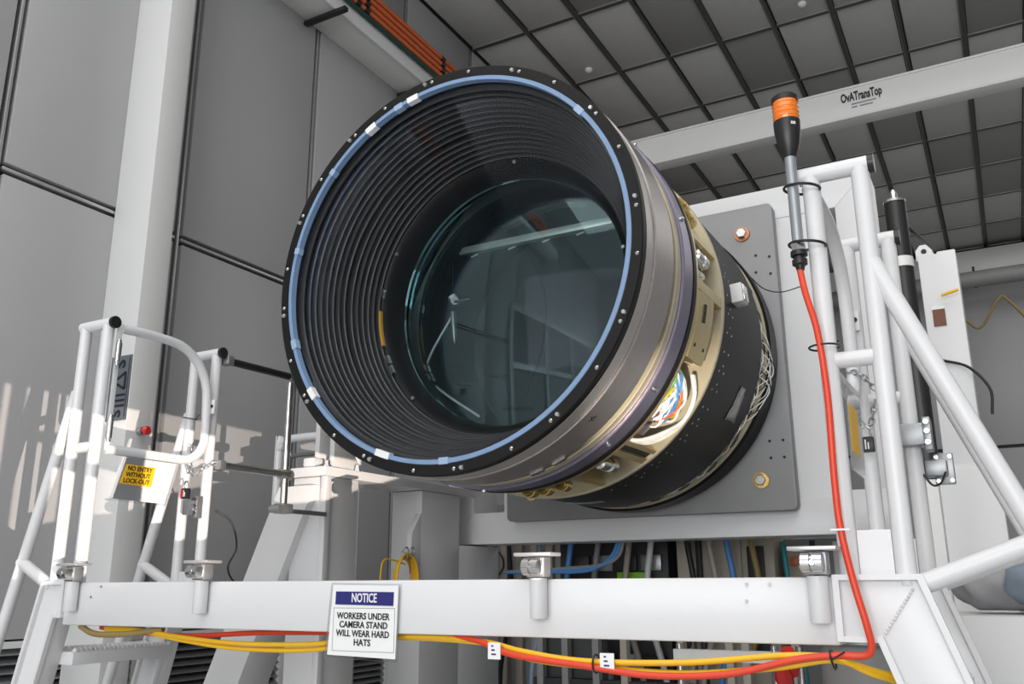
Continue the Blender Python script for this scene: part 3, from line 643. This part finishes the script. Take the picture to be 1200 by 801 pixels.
# gates
def gate(xg, group, label, label2):
    g = thing('safety_gate', (xg, 2.15, 2.13), label, 'gate')
    def P(y, z): return V((xg, y, z))
    loop = [P(2.165, 2.60), P(2.30, 2.608), P(2.40, 2.605)]
    for k in range(1, 8): a = R(90-90*k/8); loop.append(P(2.40+.21*math.cos(a), 2.605-.21+.21*math.sin(a)))
    loop += [P(2.61, 2.395), P(2.618, 2.28)]
    for k in range(1, 7): a = R(-90*k/7); loop.append(P(2.508+.11*math.cos(a), 2.245+.11*math.sin(a)))
    loop += [P(2.50, 2.135), P(2.16, 2.135)]
    MB().tube(loop, .0185, 14).build('gate_tube', WHITE, g)
    MB().bx(xg-.004, xg+.004, 2.148, 2.168, 2.13, 2.615).build('hinge_stile', WHITE, g, bevel=.002)
    for z in (2.50, 2.21):
        h = MB().rod((xg+.016, 2.150, z-.05), (xg+.016, 2.150, z+.05), [(0, .008), (.1, .008), (.12, .011), (.88, .011), (.9, .008), (1, .008)], 14).build('hinge', STEEL, g)
    MB().bx(xg-.02, xg+.03, 2.625, 2.636, 2.34, 2.40).build('latch_plate', OFFW, g, bevel=.003)
    MB().rod((xg+.018, 2.625, 2.372), (xg+.018, 2.620, 2.372), [(0, .007), (1, .007)], 10).build('latch_hole', BLKM, g)
    return g
gate(-2.90, 'g', 'white tubular swing gate with rounded end and yellow lockout sign below', '')
gate(-.335, 'g', 'white tubular swing gate behind the post with the red cable', '')
def lock_sign(name, label, xg, y0, y1, z0, z1, rgt):
    s = thing(name, (xg, (y0+y1)/2, z0), label, 'sign')
    MB().prism([(y0, z1), (y1, z1), (y1-.045, z0), (y0-.05, z0+.005)], 'x', xg-.0015, xg+.0015).build('pouch', POUCH, s)
    ym = (y0+y1)/2
    MB().prism([(y0-.035, z0+.012), (y0+.008, z1-.004), (y1-.008, z1-.004), (y1-.05, z0+.008)], 'x', xg-.0012, xg+.0009).build('backing_card', PAPER, s)
    return s
ls = lock_sign('lockout_sign', 'clear pouch with yellow no entry without lock-out sign hanging on the gate', -2.893, 2.236, 2.485, 1.945, 2.118, 1)
def yz(y, z): return V((-2.8915, y, z))
pol = [(2.222, 2.015), (2.245, 2.088), (2.378, 2.088), (2.365, 2.012)]
MB().prism(pol, 'x', -2.893, -2.8905).build('yellow_label', YELL, ls)
for k, (tx, wdt) in enumerate((('NO ENTRY', .112), ('WITHOUT', .112), ('LOCK-OUT', .118))):
    text(tx, 'sign_text', .025, V((-2.8895, 2.307-.006*k, 2.074-.0235*k)), (0, 1, 0), (0, .12, 1), INK, ls, .0004, width=wdt)
ns = thing('notice_sign', (-1.63, 2.09, 1.44), 'white laminated notice sign with navy heading taped to the front beam', 'sign')
tl, trr, br, bl = (-1.748, 1.652), (-1.502, 1.648), (-1.508, 1.442), (-1.762, 1.448)
MB().prism([tl, trr, br, bl], 'y', 2.091, 2.094).build('laminate', POUCH, ns)
MB().prism([(-1.740, 1.646), (-1.510, 1.643), (-1.515, 1.450), (-1.752, 1.455)], 'y', 2.090, 2.0945).build('paper', PAPER, ns)
MB().prism([(-1.728, 1.628), (-1.524, 1.626), (-1.525, 1.589), (-1.729, 1.592)], 'y', 2.0885, 2.0905).build('heading_band', NAVY, ns)
text('NOTICE', 'heading_text', .034, (-1.626, 2.088, 1.609), (1, 0, -.012), (0, 0, 1), PAPER, ns, .0006, width=.088)
for k, (tx, wdt) in enumerate((('WORKERS UNDER', .186), ('CAMERA STAND', .168), ('WILL WEAR HARD', .186), ('HATS', .058))):
    text(tx, 'notice_text', .0245, (-1.629+(.002 if k == 1 else 0), 2.0892, 1.560-.0235*k), (1, 0, -.012), (0, 0, 1), INK, ns, .0005, width=wdt)
b = MB()
for x0, x1, z0, z1 in ((-1.735, -1.519, 1.466, 1.4675), (-1.735, -1.7335, 1.466, 1.583), (-1.5205, -1.519, 1.466, 1.583), (-1.735, -1.519, 1.5815, 1.583)): b.bx(x0, x1, 2.0895, 2.0905, z0, z1)
b.build('border_line', RGREY, ns)

# guard rail from the far left posts back to the stand
gr = thing('guard_rail', (-2.87, 2.9, 2.0), 'grey pipe guard rail with steel post between the ladder and the stand', 'rail')
MB().tube([(-2.89, 2.70, 2.585), (-2.87, 3.06, 2.585)], .0165, 14).build('upper_rail', DARKP, gr)
MB().tube([(-2.89, 2.70, 2.132), (-2.87, 3.10, 2.132)], .0165, 14).build('lower_rail', STEEL, gr)
MB().tube([(-2.88, 3.085, 1.98), (-2.88, 3.085, 2.56)], .0165, 14).build('rail_post', STEEL, gr)
MB().rod((-2.88, 3.05, 2.132), (-2.88, 3.12, 2.132), [(0, .024), (1, .024)], 14).build('rail_clamp', ZINC, gr)
MB().tube(bez([(-2.88, 3.07, 2.60), (-2.88, 3.10, 2.57), (-2.88, 3.10, 2.53), (-2.88, 3.07, 2.52)], 4), .008, 8).build('rail_hook', ZINC, gr)
MB().bx(-2.91, -2.85, 3.05, 3.12, 1.955, 2.0).build('foot_bracket', ZINC, gr, bevel=.006)
MB().rod((-2.91, 3.04, 1.975), (-2.85, 3.04, 1.975), [(0, .018), (1, .018)], 14).build('foot_roller', ZINC, gr)
MB().bx(-2.935, -2.915, 3.09, 3.428, 1.965, 1.985).build('foot_arm', ZINC, gr)
for x, y in ((-2.89, 2.70), (-2.89, 2.70)):
    pass
MB().bx(-2.915, -2.865, 2.68, 2.715, 2.565, 2.605).build('rail_bracket', ZINC, gr, bevel=.003)
MB().bx(-2.915, -2.865, 2.68, 2.715, 2.112, 2.152).build('rail_bracket', ZINC, gr, bevel=.003)
# chains, padlocks, post clamps
def chain(name, pts, label):
    t = thing(name, pts[0], label, 'chain'); ps = bez(pts, 40); L = [0]
    for a, c in zip(ps, ps[1:]): L.append(L[-1]+(c-a).length)
    d = 0; k = 0
    while d < L[-1]:
        i = max(j for j in range(len(L)) if L[j] <= d); i = min(i, len(ps)-2); tn = (ps[i+1]-ps[i]).normalized(); x, y = perp(tn)
        if k % 2: x, y = y, x
        c = ps[i]; loop = [c+tn*math.cos(2*PI*q/10)*.013+x*math.sin(2*PI*q/10)*.007 for q in range(10)]
        MB().tube(loop, .0025, 6, True).build('link', ZINC, t); d += .0175; k += 1
    return t
def padlock(p, label):
    t = thing('padlock', p, label, 'padlock'); p = V(p)
    MB().bx(p.x-.019, p.x+.019, p.y-.009, p.y+.009, p.z, p.z+.042).build('lock_body', BPLA, t, bevel=.003)
    MB().bx(p.x-.0195, p.x-.011, p.y-.0095, p.y+.0095, p.z, p.z+.04).build('red_band', REDP, t)
    MB().tube([p+V((-.012, 0, .04)), p+V((-.012, 0, .06)), p+V((-.006, 0, .07)), p+V((.006, 0, .07)), p+V((.012, 0, .06)), p+V((.012, 0, .04))], .0035, 8).build('shackle', STEEL, t)
    for k in range(2): MB().bx(p.x-.004+.007*k, p.x-.001+.007*k, p.y-.0096, p.y-.009, p.z+.008, p.z+.034-.008*k).build('lock_print', PAPER, t)
chain('lock_chain', [(-2.95, 2.60, 2.20), (-2.93, 2.58, 2.13), (-2.90, 2.58, 2.08), (-2.87, 2.60, 2.11), (-2.84, 2.63, 2.13)], 'steel chain round the far left posts below the rounded gate')
padlock((-2.925, 2.565, 1.985), 'black and red padlock hanging from the chain at the left gate')
chain('lock_chain', [(-.345, 2.60, 2.215), (-.315, 2.585, 2.205), (-.28, 2.59, 2.16)], 'short steel chain over the cross tube at the right ladder posts')
chain('lock_chain', [(-.345, 2.60, 2.11), (-.325, 2.585, 2.065), (-.30, 2.585, 2.065), (-.285, 2.6, 2.13)], 'steel chain holding the padlock at the right ladder posts')
padlock((-.315, 2.575, 1.985), 'black and red padlock hanging on the right ladder post')
def post_clamp(p, label, sx):
    t = thing('post_clamp', p, label, 'clamp'); x, y, z = p
    MB().bx(x-.032, x+.032, y-.032, y+.03, z-.03, z+.03).build('clamp_block', ZINC, t, bevel=.004)
    MB().bx(x+sx*.03, x+sx*.05, y-.03, y+.03, z-.045, z+.045).build('clamp_plate', ZINC, t, bevel=.003)
    for dz in (-.025, .005, .03): MB().rod((x+sx*.04, y-.03, z+dz), (x+sx*.04, y-.045, z+dz), [(0, .009), (1, .008)], 6).build('clamp_screw', STEEL, t)
post_clamp((-2.955, 2.64, 1.955), 'grey clamp block on the far left post under the padlock', 1)
post_clamp((-.205, 2.64, 2.03), 'grey clamp block with bolts on the far right ladder post', 1)
lb = thing('latch_bracket', (-.15, 2.7, 1.93), 'dark grey latch bracket with four bolts behind the right ladder post', 'bracket')
MB().bx(-.165, -.115, 2.70, 2.71, 1.90, 1.985).build('bracket_plate', ZINC, lb, bevel=.004)
MB().bx(-.185, -.13, 2.66, 2.70, 1.92, 1.965).build('latch_block', ZINC, lb, bevel=.005)
for x in (-.157, -.123):
    for z in (1.91, 1.975): MB().rod((x, 2.70, z), (x, 2.692, z), [(0, .007), (1, .006)], 6).build('bracket_bolt', STEEL, lb)
MB().tube(bez([(-.19, 2.65, 1.925), (-.17, 2.64, 1.895), (-.15, 2.65, 1.90), (-.135, 2.66, 1.93)], 5), .003, 6).build('bracket_tie', CABK, lb)
ls2 = lock_sign('lockout_sign', 'clear pouch with yellow print hanging edge-on inside the right gate', -.312, 2.28, 2.50, 1.90, 2.115, 1)
MB().prism([(2.26, 1.95), (2.28, 2.07), (2.40, 2.07), (2.39, 1.95)], 'x', -.3115, -.3095).build('yellow_label', YELL, ls2)

# signal light on the right-hand post
sg = thing('signal_light', (-.362, 2.085, 2.36), 'black and amber signal light on a grey pole strapped to the ladder post', 'light')
sx_, sy_ = -.360, 2.085
def sr(name, z0, z1, prof, m, n=24): return MB().rod((sx_, sy_, z0), (sx_, sy_, z1), prof, n).build(name, m, sg)
sr('pole', 2.43, 2.665, [(0, .0135), (1, .0135)], GPIPE)
sr('pole_nut', 2.41, 2.43, [(0, .017), (1, .017)], STEEL, 6)
sr('cable_gland', 2.362, 2.41, [(0, .009), (.25, .012), (.3, .018), (.55, .018), (.6, .013), (.7, .013), (.75, .02), (1, .02)], BPLA, 12)
sr('housing', 2.655, 2.752, [(0, .014), (.1, .018), (.35, .026), (.7, .0315), (1, .0325)], BPLA)
sr('amber_lens', 2.752, 2.806, [(0, .030), (.05, .031), (.95, .031), (1, .030)], AMB)
for k in range(4): sr('lens_rib', 2.760+k*.012, 2.764+k*.012, [(0, .0312), (.5, .0322), (1, .0312)], AMB)
sr('top_cap', 2.806, 2.822, [(0, .0325), (.7, .0325), (1, .028)], BPLA)
for k in range(3): MB().obox((sx_+.0165+.0032*k, sy_-.0278+.0026*k, 2.735), (.001, .0008, 0), (-.0006, .0008, 0), (0, 0, .0035)).build('housing_print', PAPER, sg)
for z in (2.575, 2.428): MB().tube([(sx_+.018+.042*math.cos(a), sy_+.016+.036*math.sin(a), z-.006*math.cos(a)) for a in [2*PI*i/20 for i in range(20)]], .0035, 6, True).build('strap', BPLA, sg)

# cables
def cable(name, pts, r, m, label, group=None, n=8): return tag(MB().tube(bez(pts, n), r, 10).build(name, m), label, 'cable', group)
yc0 = 2.085
cable('red_cable', [(-.362, 2.085, 2.37), (-.352, 2.075, 2.30), (-.333, 2.07, 2.20), (-.325, 2.07, 2.05), (-.328, 2.07, 1.87), (-.325, 2.068, 1.76), (-.31, 2.068, 1.65), (-.292, 2.068, 1.56), (-.288, 2.075, 1.515), (-.305, 2.08, 1.498), (-.36, 2.08, 1.497), (-.45, 2.08, 1.485), (-.60, 2.08, 1.45), (-.78, 2.08, 1.440), (-.95, 2.08, 1.455), (-1.15, 2.08, 1.475), (-1.30, 2.12, 1.507), (-1.6, 2.16, 1.512), (-2.05, 2.16, 1.505), (-2.4, 2.16, 1.488), (-2.7, 2.16, 1.497), (-2.85, 2.18, 1.505)], .0078, CABR, 'red cable running from the signal light down the post and under the beam')
cable('yellow_cable', [(-.05, 2.3, 1.38), (-.17, 2.22, 1.45), (-.25, 2.16, 1.452), (-.33, 2.1, 1.478), (-.37, 2.09, 1.492), (-.48, 2.09, 1.492), (-.7, 2.09, 1.470), (-.95, 2.09, 1.465), (-1.12, 2.09, 1.482), (-1.28, 2.12, 1.503), (-1.6, 2.14, 1.505), (-1.85, 2.14, 1.478), (-2.15, 2.14, 1.472), (-2.4, 2.14, 1.485), (-2.62, 2.15, 1.503), (-2.8, 2.16, 1.508)], .0072, CABY, 'upper yellow cable looping beneath the white front beam', 'yellow cables under the beam')
cable('yellow_cable', [(-.10, 2.3, 1.30), (-.22, 2.2, 1.42), (-.30, 2.12, 1.46), (-.37, 2.1, 1.486), (-.5, 2.1, 1.465), (-.7, 2.1, 1.446), (-.9, 2.1, 1.450), (-1.1, 2.1, 1.463), (-1.25, 2.12, 1.497), (-1.6, 2.15, 1.50), (-1.85, 2.15, 1.462), (-2.15, 2.15, 1.456), (-2.4, 2.15, 1.474), (-2.62, 2.15, 1.500), (-2.8, 2.16, 1.500)], .0072, CABY, 'lower yellow cable looping beneath the white front beam', 'yellow cables under the beam')
cable('dark_cable', [(-2.88, 2.12, 1.512), (-2.80, 2.12, 1.488), (-2.65, 2.12, 1.490), (-2.5, 2.15, 1.508)], .010, CABN, 'brown cable bundle end hanging under the beam near the left ladder')
def tie(p, r, ax, label, tail=True):
    b = MB(); p = V(p); d = V(ax).normalized(); x, y = perp(d)
    b.tube([p+x*math.cos(2*PI*i/14)*r+y*math.sin(2*PI*i/14)*r for i in range(14)], .0025, 6, True)
    if tail: b.tube([p+x*r, p+x*r+V((.03, -.01, .018))], .002, 6)
    return tag(b.build('cable_tie', BPLA), label, 'tie')
tie((-.326, 2.098, 2.172), .034, (0, 0, 1), 'black tie holding the red cable to the ladder post')
tie((-.37, 2.09, 1.488), .02, (1, 0, .2), 'black tie round the cable bundle at the end of the beam')
tie((-.92, 2.09, 1.46), .021, (1, 0, 0), 'black tie round the cable bundle below the middle of the beam', False)
tie((-3.045, 2.66, 2.34), .03, (.2, 0, 1), 'black tie round the far left post beside the gate')
MB_ = MB().bx(-.345, -.305, 2.058, 2.064, 1.7545, 1.7585); tag(MB_.build('cable_strap', PAPER), 'small white strap holding the red cable on the right post', 'strap')
for x, z, a, lb_ in ((-1.195, 1.484, 0, 'white cable tag with print on the bundle right of the notice sign'), (-.885, 1.468, 1, 'folded white cable tag on the bundle below the middle socket')):
    t = thing('cable_tag', (x, 2.078, z), lb_, 'tag')
    MB().bx(x-.018, x+.018, 2.074, 2.077, z-.022, z+.018).build('tag_card', PAPER, t)
    for k in range(3): MB().bx(x-.008, x+.006-.004*k, 2.0735, 2.0742, z-.012+k*.010, z-.008+k*.010).build('tag_print', NAVY, t)

# things behind: coil, racks, leads
co = thing('cable_coil', (-3.0, 4.1, 1.6), 'coil of yellow cable hanging on the white stand behind the beam', 'coil')
c0 = at(474, 672, x=-2.93)
for k in range(5):
    rr_ = .085+.005*k
    MB().tube([c0+V((.008*k-.01, rr_*math.cos(2*PI*i/28)*.95, rr_*1.35*math.sin(2*PI*i/28)-.035)) for i in range(28)], .006, 8, True).build('coil_turn', CABY, co)
MB().tube(bez([c0+V((.02, 0, .08)), c0+V((.03, .005, .05)), c0+V((.03, .01, .0))], 4), .003, 6).build('coil_tie', CABK, co)
cable('yellow_cable', [c0+V((.02, -.02, .05)), at(452, 655, x=-2.93), at(446, 672, x=-2.93), at(446, 700, x=-2.93)], .005, CABY, 'single yellow lead trailing from the coil on the stand')
cable('teal_cable', [at(478, 572, x=-3.3), at(474, 605, x=-3.3), at(468, 640, x=-3.3), at(462, 690, x=-3.3)], .01, CABT, 'teal cable hanging behind the opening of the white stand')
hk = thing('cable_hanger', c0+V((0, 0, .13)), 'steel shackle holding the yellow cable coil on the stand', 'hanger')
for k in range(4): MB().tube([c0+V((.01+.006*k, .018*math.cos(2*PI*i/12)+(k-1.5)*.02, .022*math.sin(2*PI*i/12)+.10+.02*(k % 2))) for i in range(12)], .004, 6, True).build('shackle_ring', ZINC, hk)
cable('black_cable', [(-2.90, 2.70, 1.95), (-2.86, 2.76, 1.90), (-2.86, 2.80, 1.80), (-2.88, 2.78, 1.72), (-2.88, 2.82, 1.66), (-2.82, 2.86, 1.64)], .004, CABK, 'thin black lead hanging behind the far left posts')
cable('black_cable', [at(1048, 252, y=3.7), at(1070, 272, y=3.8), at(1092, 290, y=4.1), at(1096, 296, y=4.15)], .007, CABK, 'black lead from the actuator to the top of the white tower')
cable('black_cable', [at(1105, 422, y=4.197), at(1135, 430, y=4.15), at(1160, 455, y=4.1), at(1163, 485, y=4.1)], .006, CABK, 'black lead arching off the side of the white tower')
cable('black_cable', [at(880, 325, y=4.7), at(895, 338, y=4.6), at(915, 342, y=4.6), at(940, 335, y=4.6)], .003, CABK, 'thin black lead from the camera rear to the white frame')
# electronics racks behind the stand
def rack(x0, x1, y0, y1, z1, m, label, fronts):
    t = thing('equipment_rack', ((x0+x1)/2, (y0+y1)/2, 0), label, 'rack')
    MB().bx(x0, x1, y0, y1, 0, z1).build('cabinet', m, t, bevel=.006)
    for nm, a, b_, z0, z2, mm, dp in fronts: MB().bx(x0+a, x0+b_, y0-dp, y0, z0, z2).build(nm, mm, t, bevel=.003)
    return t
rack(-3.55, -2.78, 5.75, 6.3, 2.2, RGREY, 'grey rack with beige upright tubes behind the stand frame', [('upright', .08+.12*k, .13+.12*k, .3, 2.15, RBEIGE, .05) for k in range(6)])
rack(-2.72, -1.98, 5.7, 6.3, 2.2, RDARK, 'black electronics rack with white connector rows behind the camera', [('module', .05+.17*k, .19+.17*k, z, z+.10, (RDARK, RGREY, RDARK, ZINC)[(k+j) % 4], .03) for k in range(4) for j, z in enumerate((.9, 1.1, 1.3, 1.5, 1.72))]+[('green_module', .40, .62, 1.66, 1.71, LIME, .05)])
rack(-1.92, -1.30, 5.7, 6.3, 2.2, RBEIGE, 'beige rack with tall panels and a black slot below the camera', [('upright', .02, .10, .3, 2.15, RBEIGE, .06), ('upright', .14, .17, .3, 2.15, RDARK, .05), ('panel', .22, .42, .4, 2.1, RBEIGE, .02), ('slot', .46, .56, 1.2, 1.86, RDARK, .03)])
rack(-1.26, -.62, 5.8, 6.4, 1.9, RGREY, 'low grey instrument rack with orange and black knobs below the frame', [('panel', .02, .22, 1.3, 1.86, RBEIGE, .02), ('knob', .04, .09, 1.74, 1.79, ORNG, .05), ('knob', .12, .15, 1.75, 1.79, RDARK, .05), ('knob', .17, .20, 1.76, 1.80, RDARK, .05), ('upright', .30, .36, .3, 1.88, OFFW, .05), ('upright', .39, .42, .3, 1.88, RDARK, .05), ('blue_panel', .56, .62, 1.2, 1.88, CABB, .03)])
tag(MB().bx(-2.9, -.5, 5.46, 5.52, 1.90, 2.02).build('cross_channel', RBEIGE, bevel=.005), 'long beige channel above the racks behind the frame', 'channel')
for x, nm, mm in ((-3.40, 'brown', CABN), (-3.12, 'black', CABK), (-2.88, 'pale blue', BLUE2),):
    cable('hanging_lead', [(x, 5.62, 1.95), (x+.03, 5.6, 1.5), (x-.06, 5.6, 1.0), (x+.02, 5.62, .4)], .016, mm, nm+' lead hanging before the grey rack with beige upright tubes', 'leads hanging at the racks')
for x, nm, mm in ((-2.62, 'blue', CABB), (-2.42, 'grey', RGREY), (-2.2, 'beige', RBEIGE), (-2.05, 'white', OFFW)):
    cable('hanging_lead', [(x, 5.6, 1.95), (x-.04, 5.58, 1.5), (x+.07, 5.58, 1.0), (x+.02, 5.6, .4)], .02, mm, nm+' lead hanging before the black electronics rack', 'leads hanging at the racks')
for x, nm, mm in ((-1.80, 'black', CABK), (-1.66, 'beige', RBEIGE), (-1.55, 'blue', CABB), (-1.4, 'brown', CABN)):
    cable('hanging_lead', [(x, 5.55, 1.9), (x+.04, 5.53, 1.5), (x-.08, 5.53, 1.0), (x+.02, 5.55, .4)], .018, mm, nm+' lead hanging before the beige rack with tall panels', 'leads hanging at the racks')
for x, nm, mm in ((-1.22, 'teal', CABT), (-1.05, 'black', CABK), (-.86, 'beige', RBEIGE), (-.72, 'blue', CABB)):
    cable('hanging_lead', [(x, 5.6, 1.88), (x+.03, 5.58, 1.5), (x+.08, 5.58, 1.0), (x+.02, 5.6, .4)], .016, mm, nm+' lead hanging before the low grey instrument rack', 'leads hanging at the racks')
pf = thing('profile_stand', (-1.4, 4.6, 0), 'frame of pale upright profiles with tie beams below the telescope camera', 'stand')
for x in (-2.35, -2.2, -2.02, -1.86, -1.55, -1.30, -1.22, -.98): MB().bx(x-.018, x+.018, 4.58, 4.63, 0, 1.50).build('upright', RBEIGE if x > -1.9 else RGREY, pf)
MB().bx(-2.4, -.95, 4.60, 4.66, 1.47, 1.50).build('tie_beam', RDARK, pf)
MB().bx(-2.4, -.95, 4.60, 4.66, 1.10, 1.15).build('tie_beam', RDARK, pf)
MB().bx(-2.4, -2.0, 4.66, 4.70, .2, 1.45).build('back_sheet', RDGREY, pf)
for k in range(3): cable('blue_cable', [at(590, 670, y=5.2), at(640+8*k, 670-2*k, y=5.2), at(690+6*k, 668-3*k, y=5.2), at(716+4*k, 652, y=5.2), at(726+3*k, 628, y=5.2)], .011, (CABB, CABB, RGREY)[k], ['blue cable curving up under the frame, outermost of three', 'blue cable curving up under the frame, middle of three', 'grey cable curving up under the frame beside two blue ones'][k])
lp = [at(575+15*math.cos(2*PI*i/24), 660+17*math.sin(2*PI*i/24), y=5.685) for i in range(24)]
tag(MB().tube(lp, .006, 6, True).build('cable_loop', CABK), 'black cable loop hanging at the beige tubes behind the beam', 'cable')
# small clutter low behind the right end
cart = thing('tool_cart', (-.9, 3.6, 0), 'dark cart with steel tubes under the right end of the platform', 'cart')
MB().bx(-1.2, -.72, 3.5, 4.1, .2, 1.15).build('cart_body', RDARK, cart, bevel=.01)
for x in (-1.18, -.73, -.82): MB().tube([(x, 3.48, .05), (x, 3.48, 1.42)], .015, 10).build('cart_tube', STEEL, cart)
MB().bx(-1.2, -.72, 3.46, 3.5, 1.36, 1.40).build('cart_rail', OFFW, cart)
for u, v, mm in ((925, 772, REDP), (917, 790, REDP)):
    c = at(u, v, y=3.3); tag(MB().rod(c+V((0, .05, -.05)), c+V((0, -.02, .03)), [(0, .02), (.5, .032), (1, .022)], 14).build('red_valve_cap', REDP), 'red plastic valve cap under the beam by the '+('upper tube' if v < 780 else 'lower tube'), 'cap')
dr = thing('drum', (-.50, 3.5, 0), 'round grey drum standing behind the right ladder stringer', 'drum')
MB().rod((-.50, 3.5, 0), (-.50, 3.5, 1.45), [(0, .15), (.02, .16), (.97, .16), (1, .15)], 32).build('drum_body', RGREY, dr)
MB().rod((-.50, 3.5, 1.44), (-.50, 3.5, 1.47), [(0, .165), (1, .165)], 32).build('drum_lid', ZINC, dr)
# draped fabric on the right
def bundle(name, c, rad, m, label, ph):
    b = MB(); n, k = 40, 20; c = V(c)
    for i in range(k+1):
        t = PI*i/k
        for j in range(n):
            a = 2*PI*j/n; d = V((math.sin(t)*math.cos(a), math.sin(t)*math.sin(a), math.cos(t)))
            f = abs(math.sin(2.1*a+2.6*d.z+ph))**.5*.10+.06*math.sin(5*a-4*d.z+ph*2)+.04*math.sin(9*d.x+7*d.z+ph)
            q = V((d.x*rad[0], d.y*rad[1], d.z*rad[2]))*(.92+f)
            if q.z < -rad[2]*.8: q.z = -rad[2]*.8
            b.v.append(c+q)
    for i in range(k):
        for j in range(n): b.f.append((i*n+j, i*n+(j+1) % n, (i+1)*n+(j+1) % n, (i+1)*n+j))
    return tag(b.build(name, m, sharp=70), label, 'cloth')
bundle('fabric_cover', (.125, 3.14, 1.652), (.17, .13, .095), CLOTH, 'crumpled blue grey fabric cover lying behind the right handrail', 1.0)
bundle('fabric_cover', (-.04, 3.26, 1.640), (.155, .14, .10), CLOTHG, 'crumpled pale grey fabric cover next to the white tower', 2.2)
bx_ = thing('covered_crate', (.08, 3.25, 0), 'white crate carrying the crumpled fabric behind the right ladder', 'crate')
MB().bx(-.19, .36, 3.02, 3.42, .0, 1.55).build('crate_body', WHITE, bx_, bevel=.006)
MB().bx(.02, .05, 3.0, 3.02, .0, 1.54).build('crate_batten', RBEIGE, bx_)
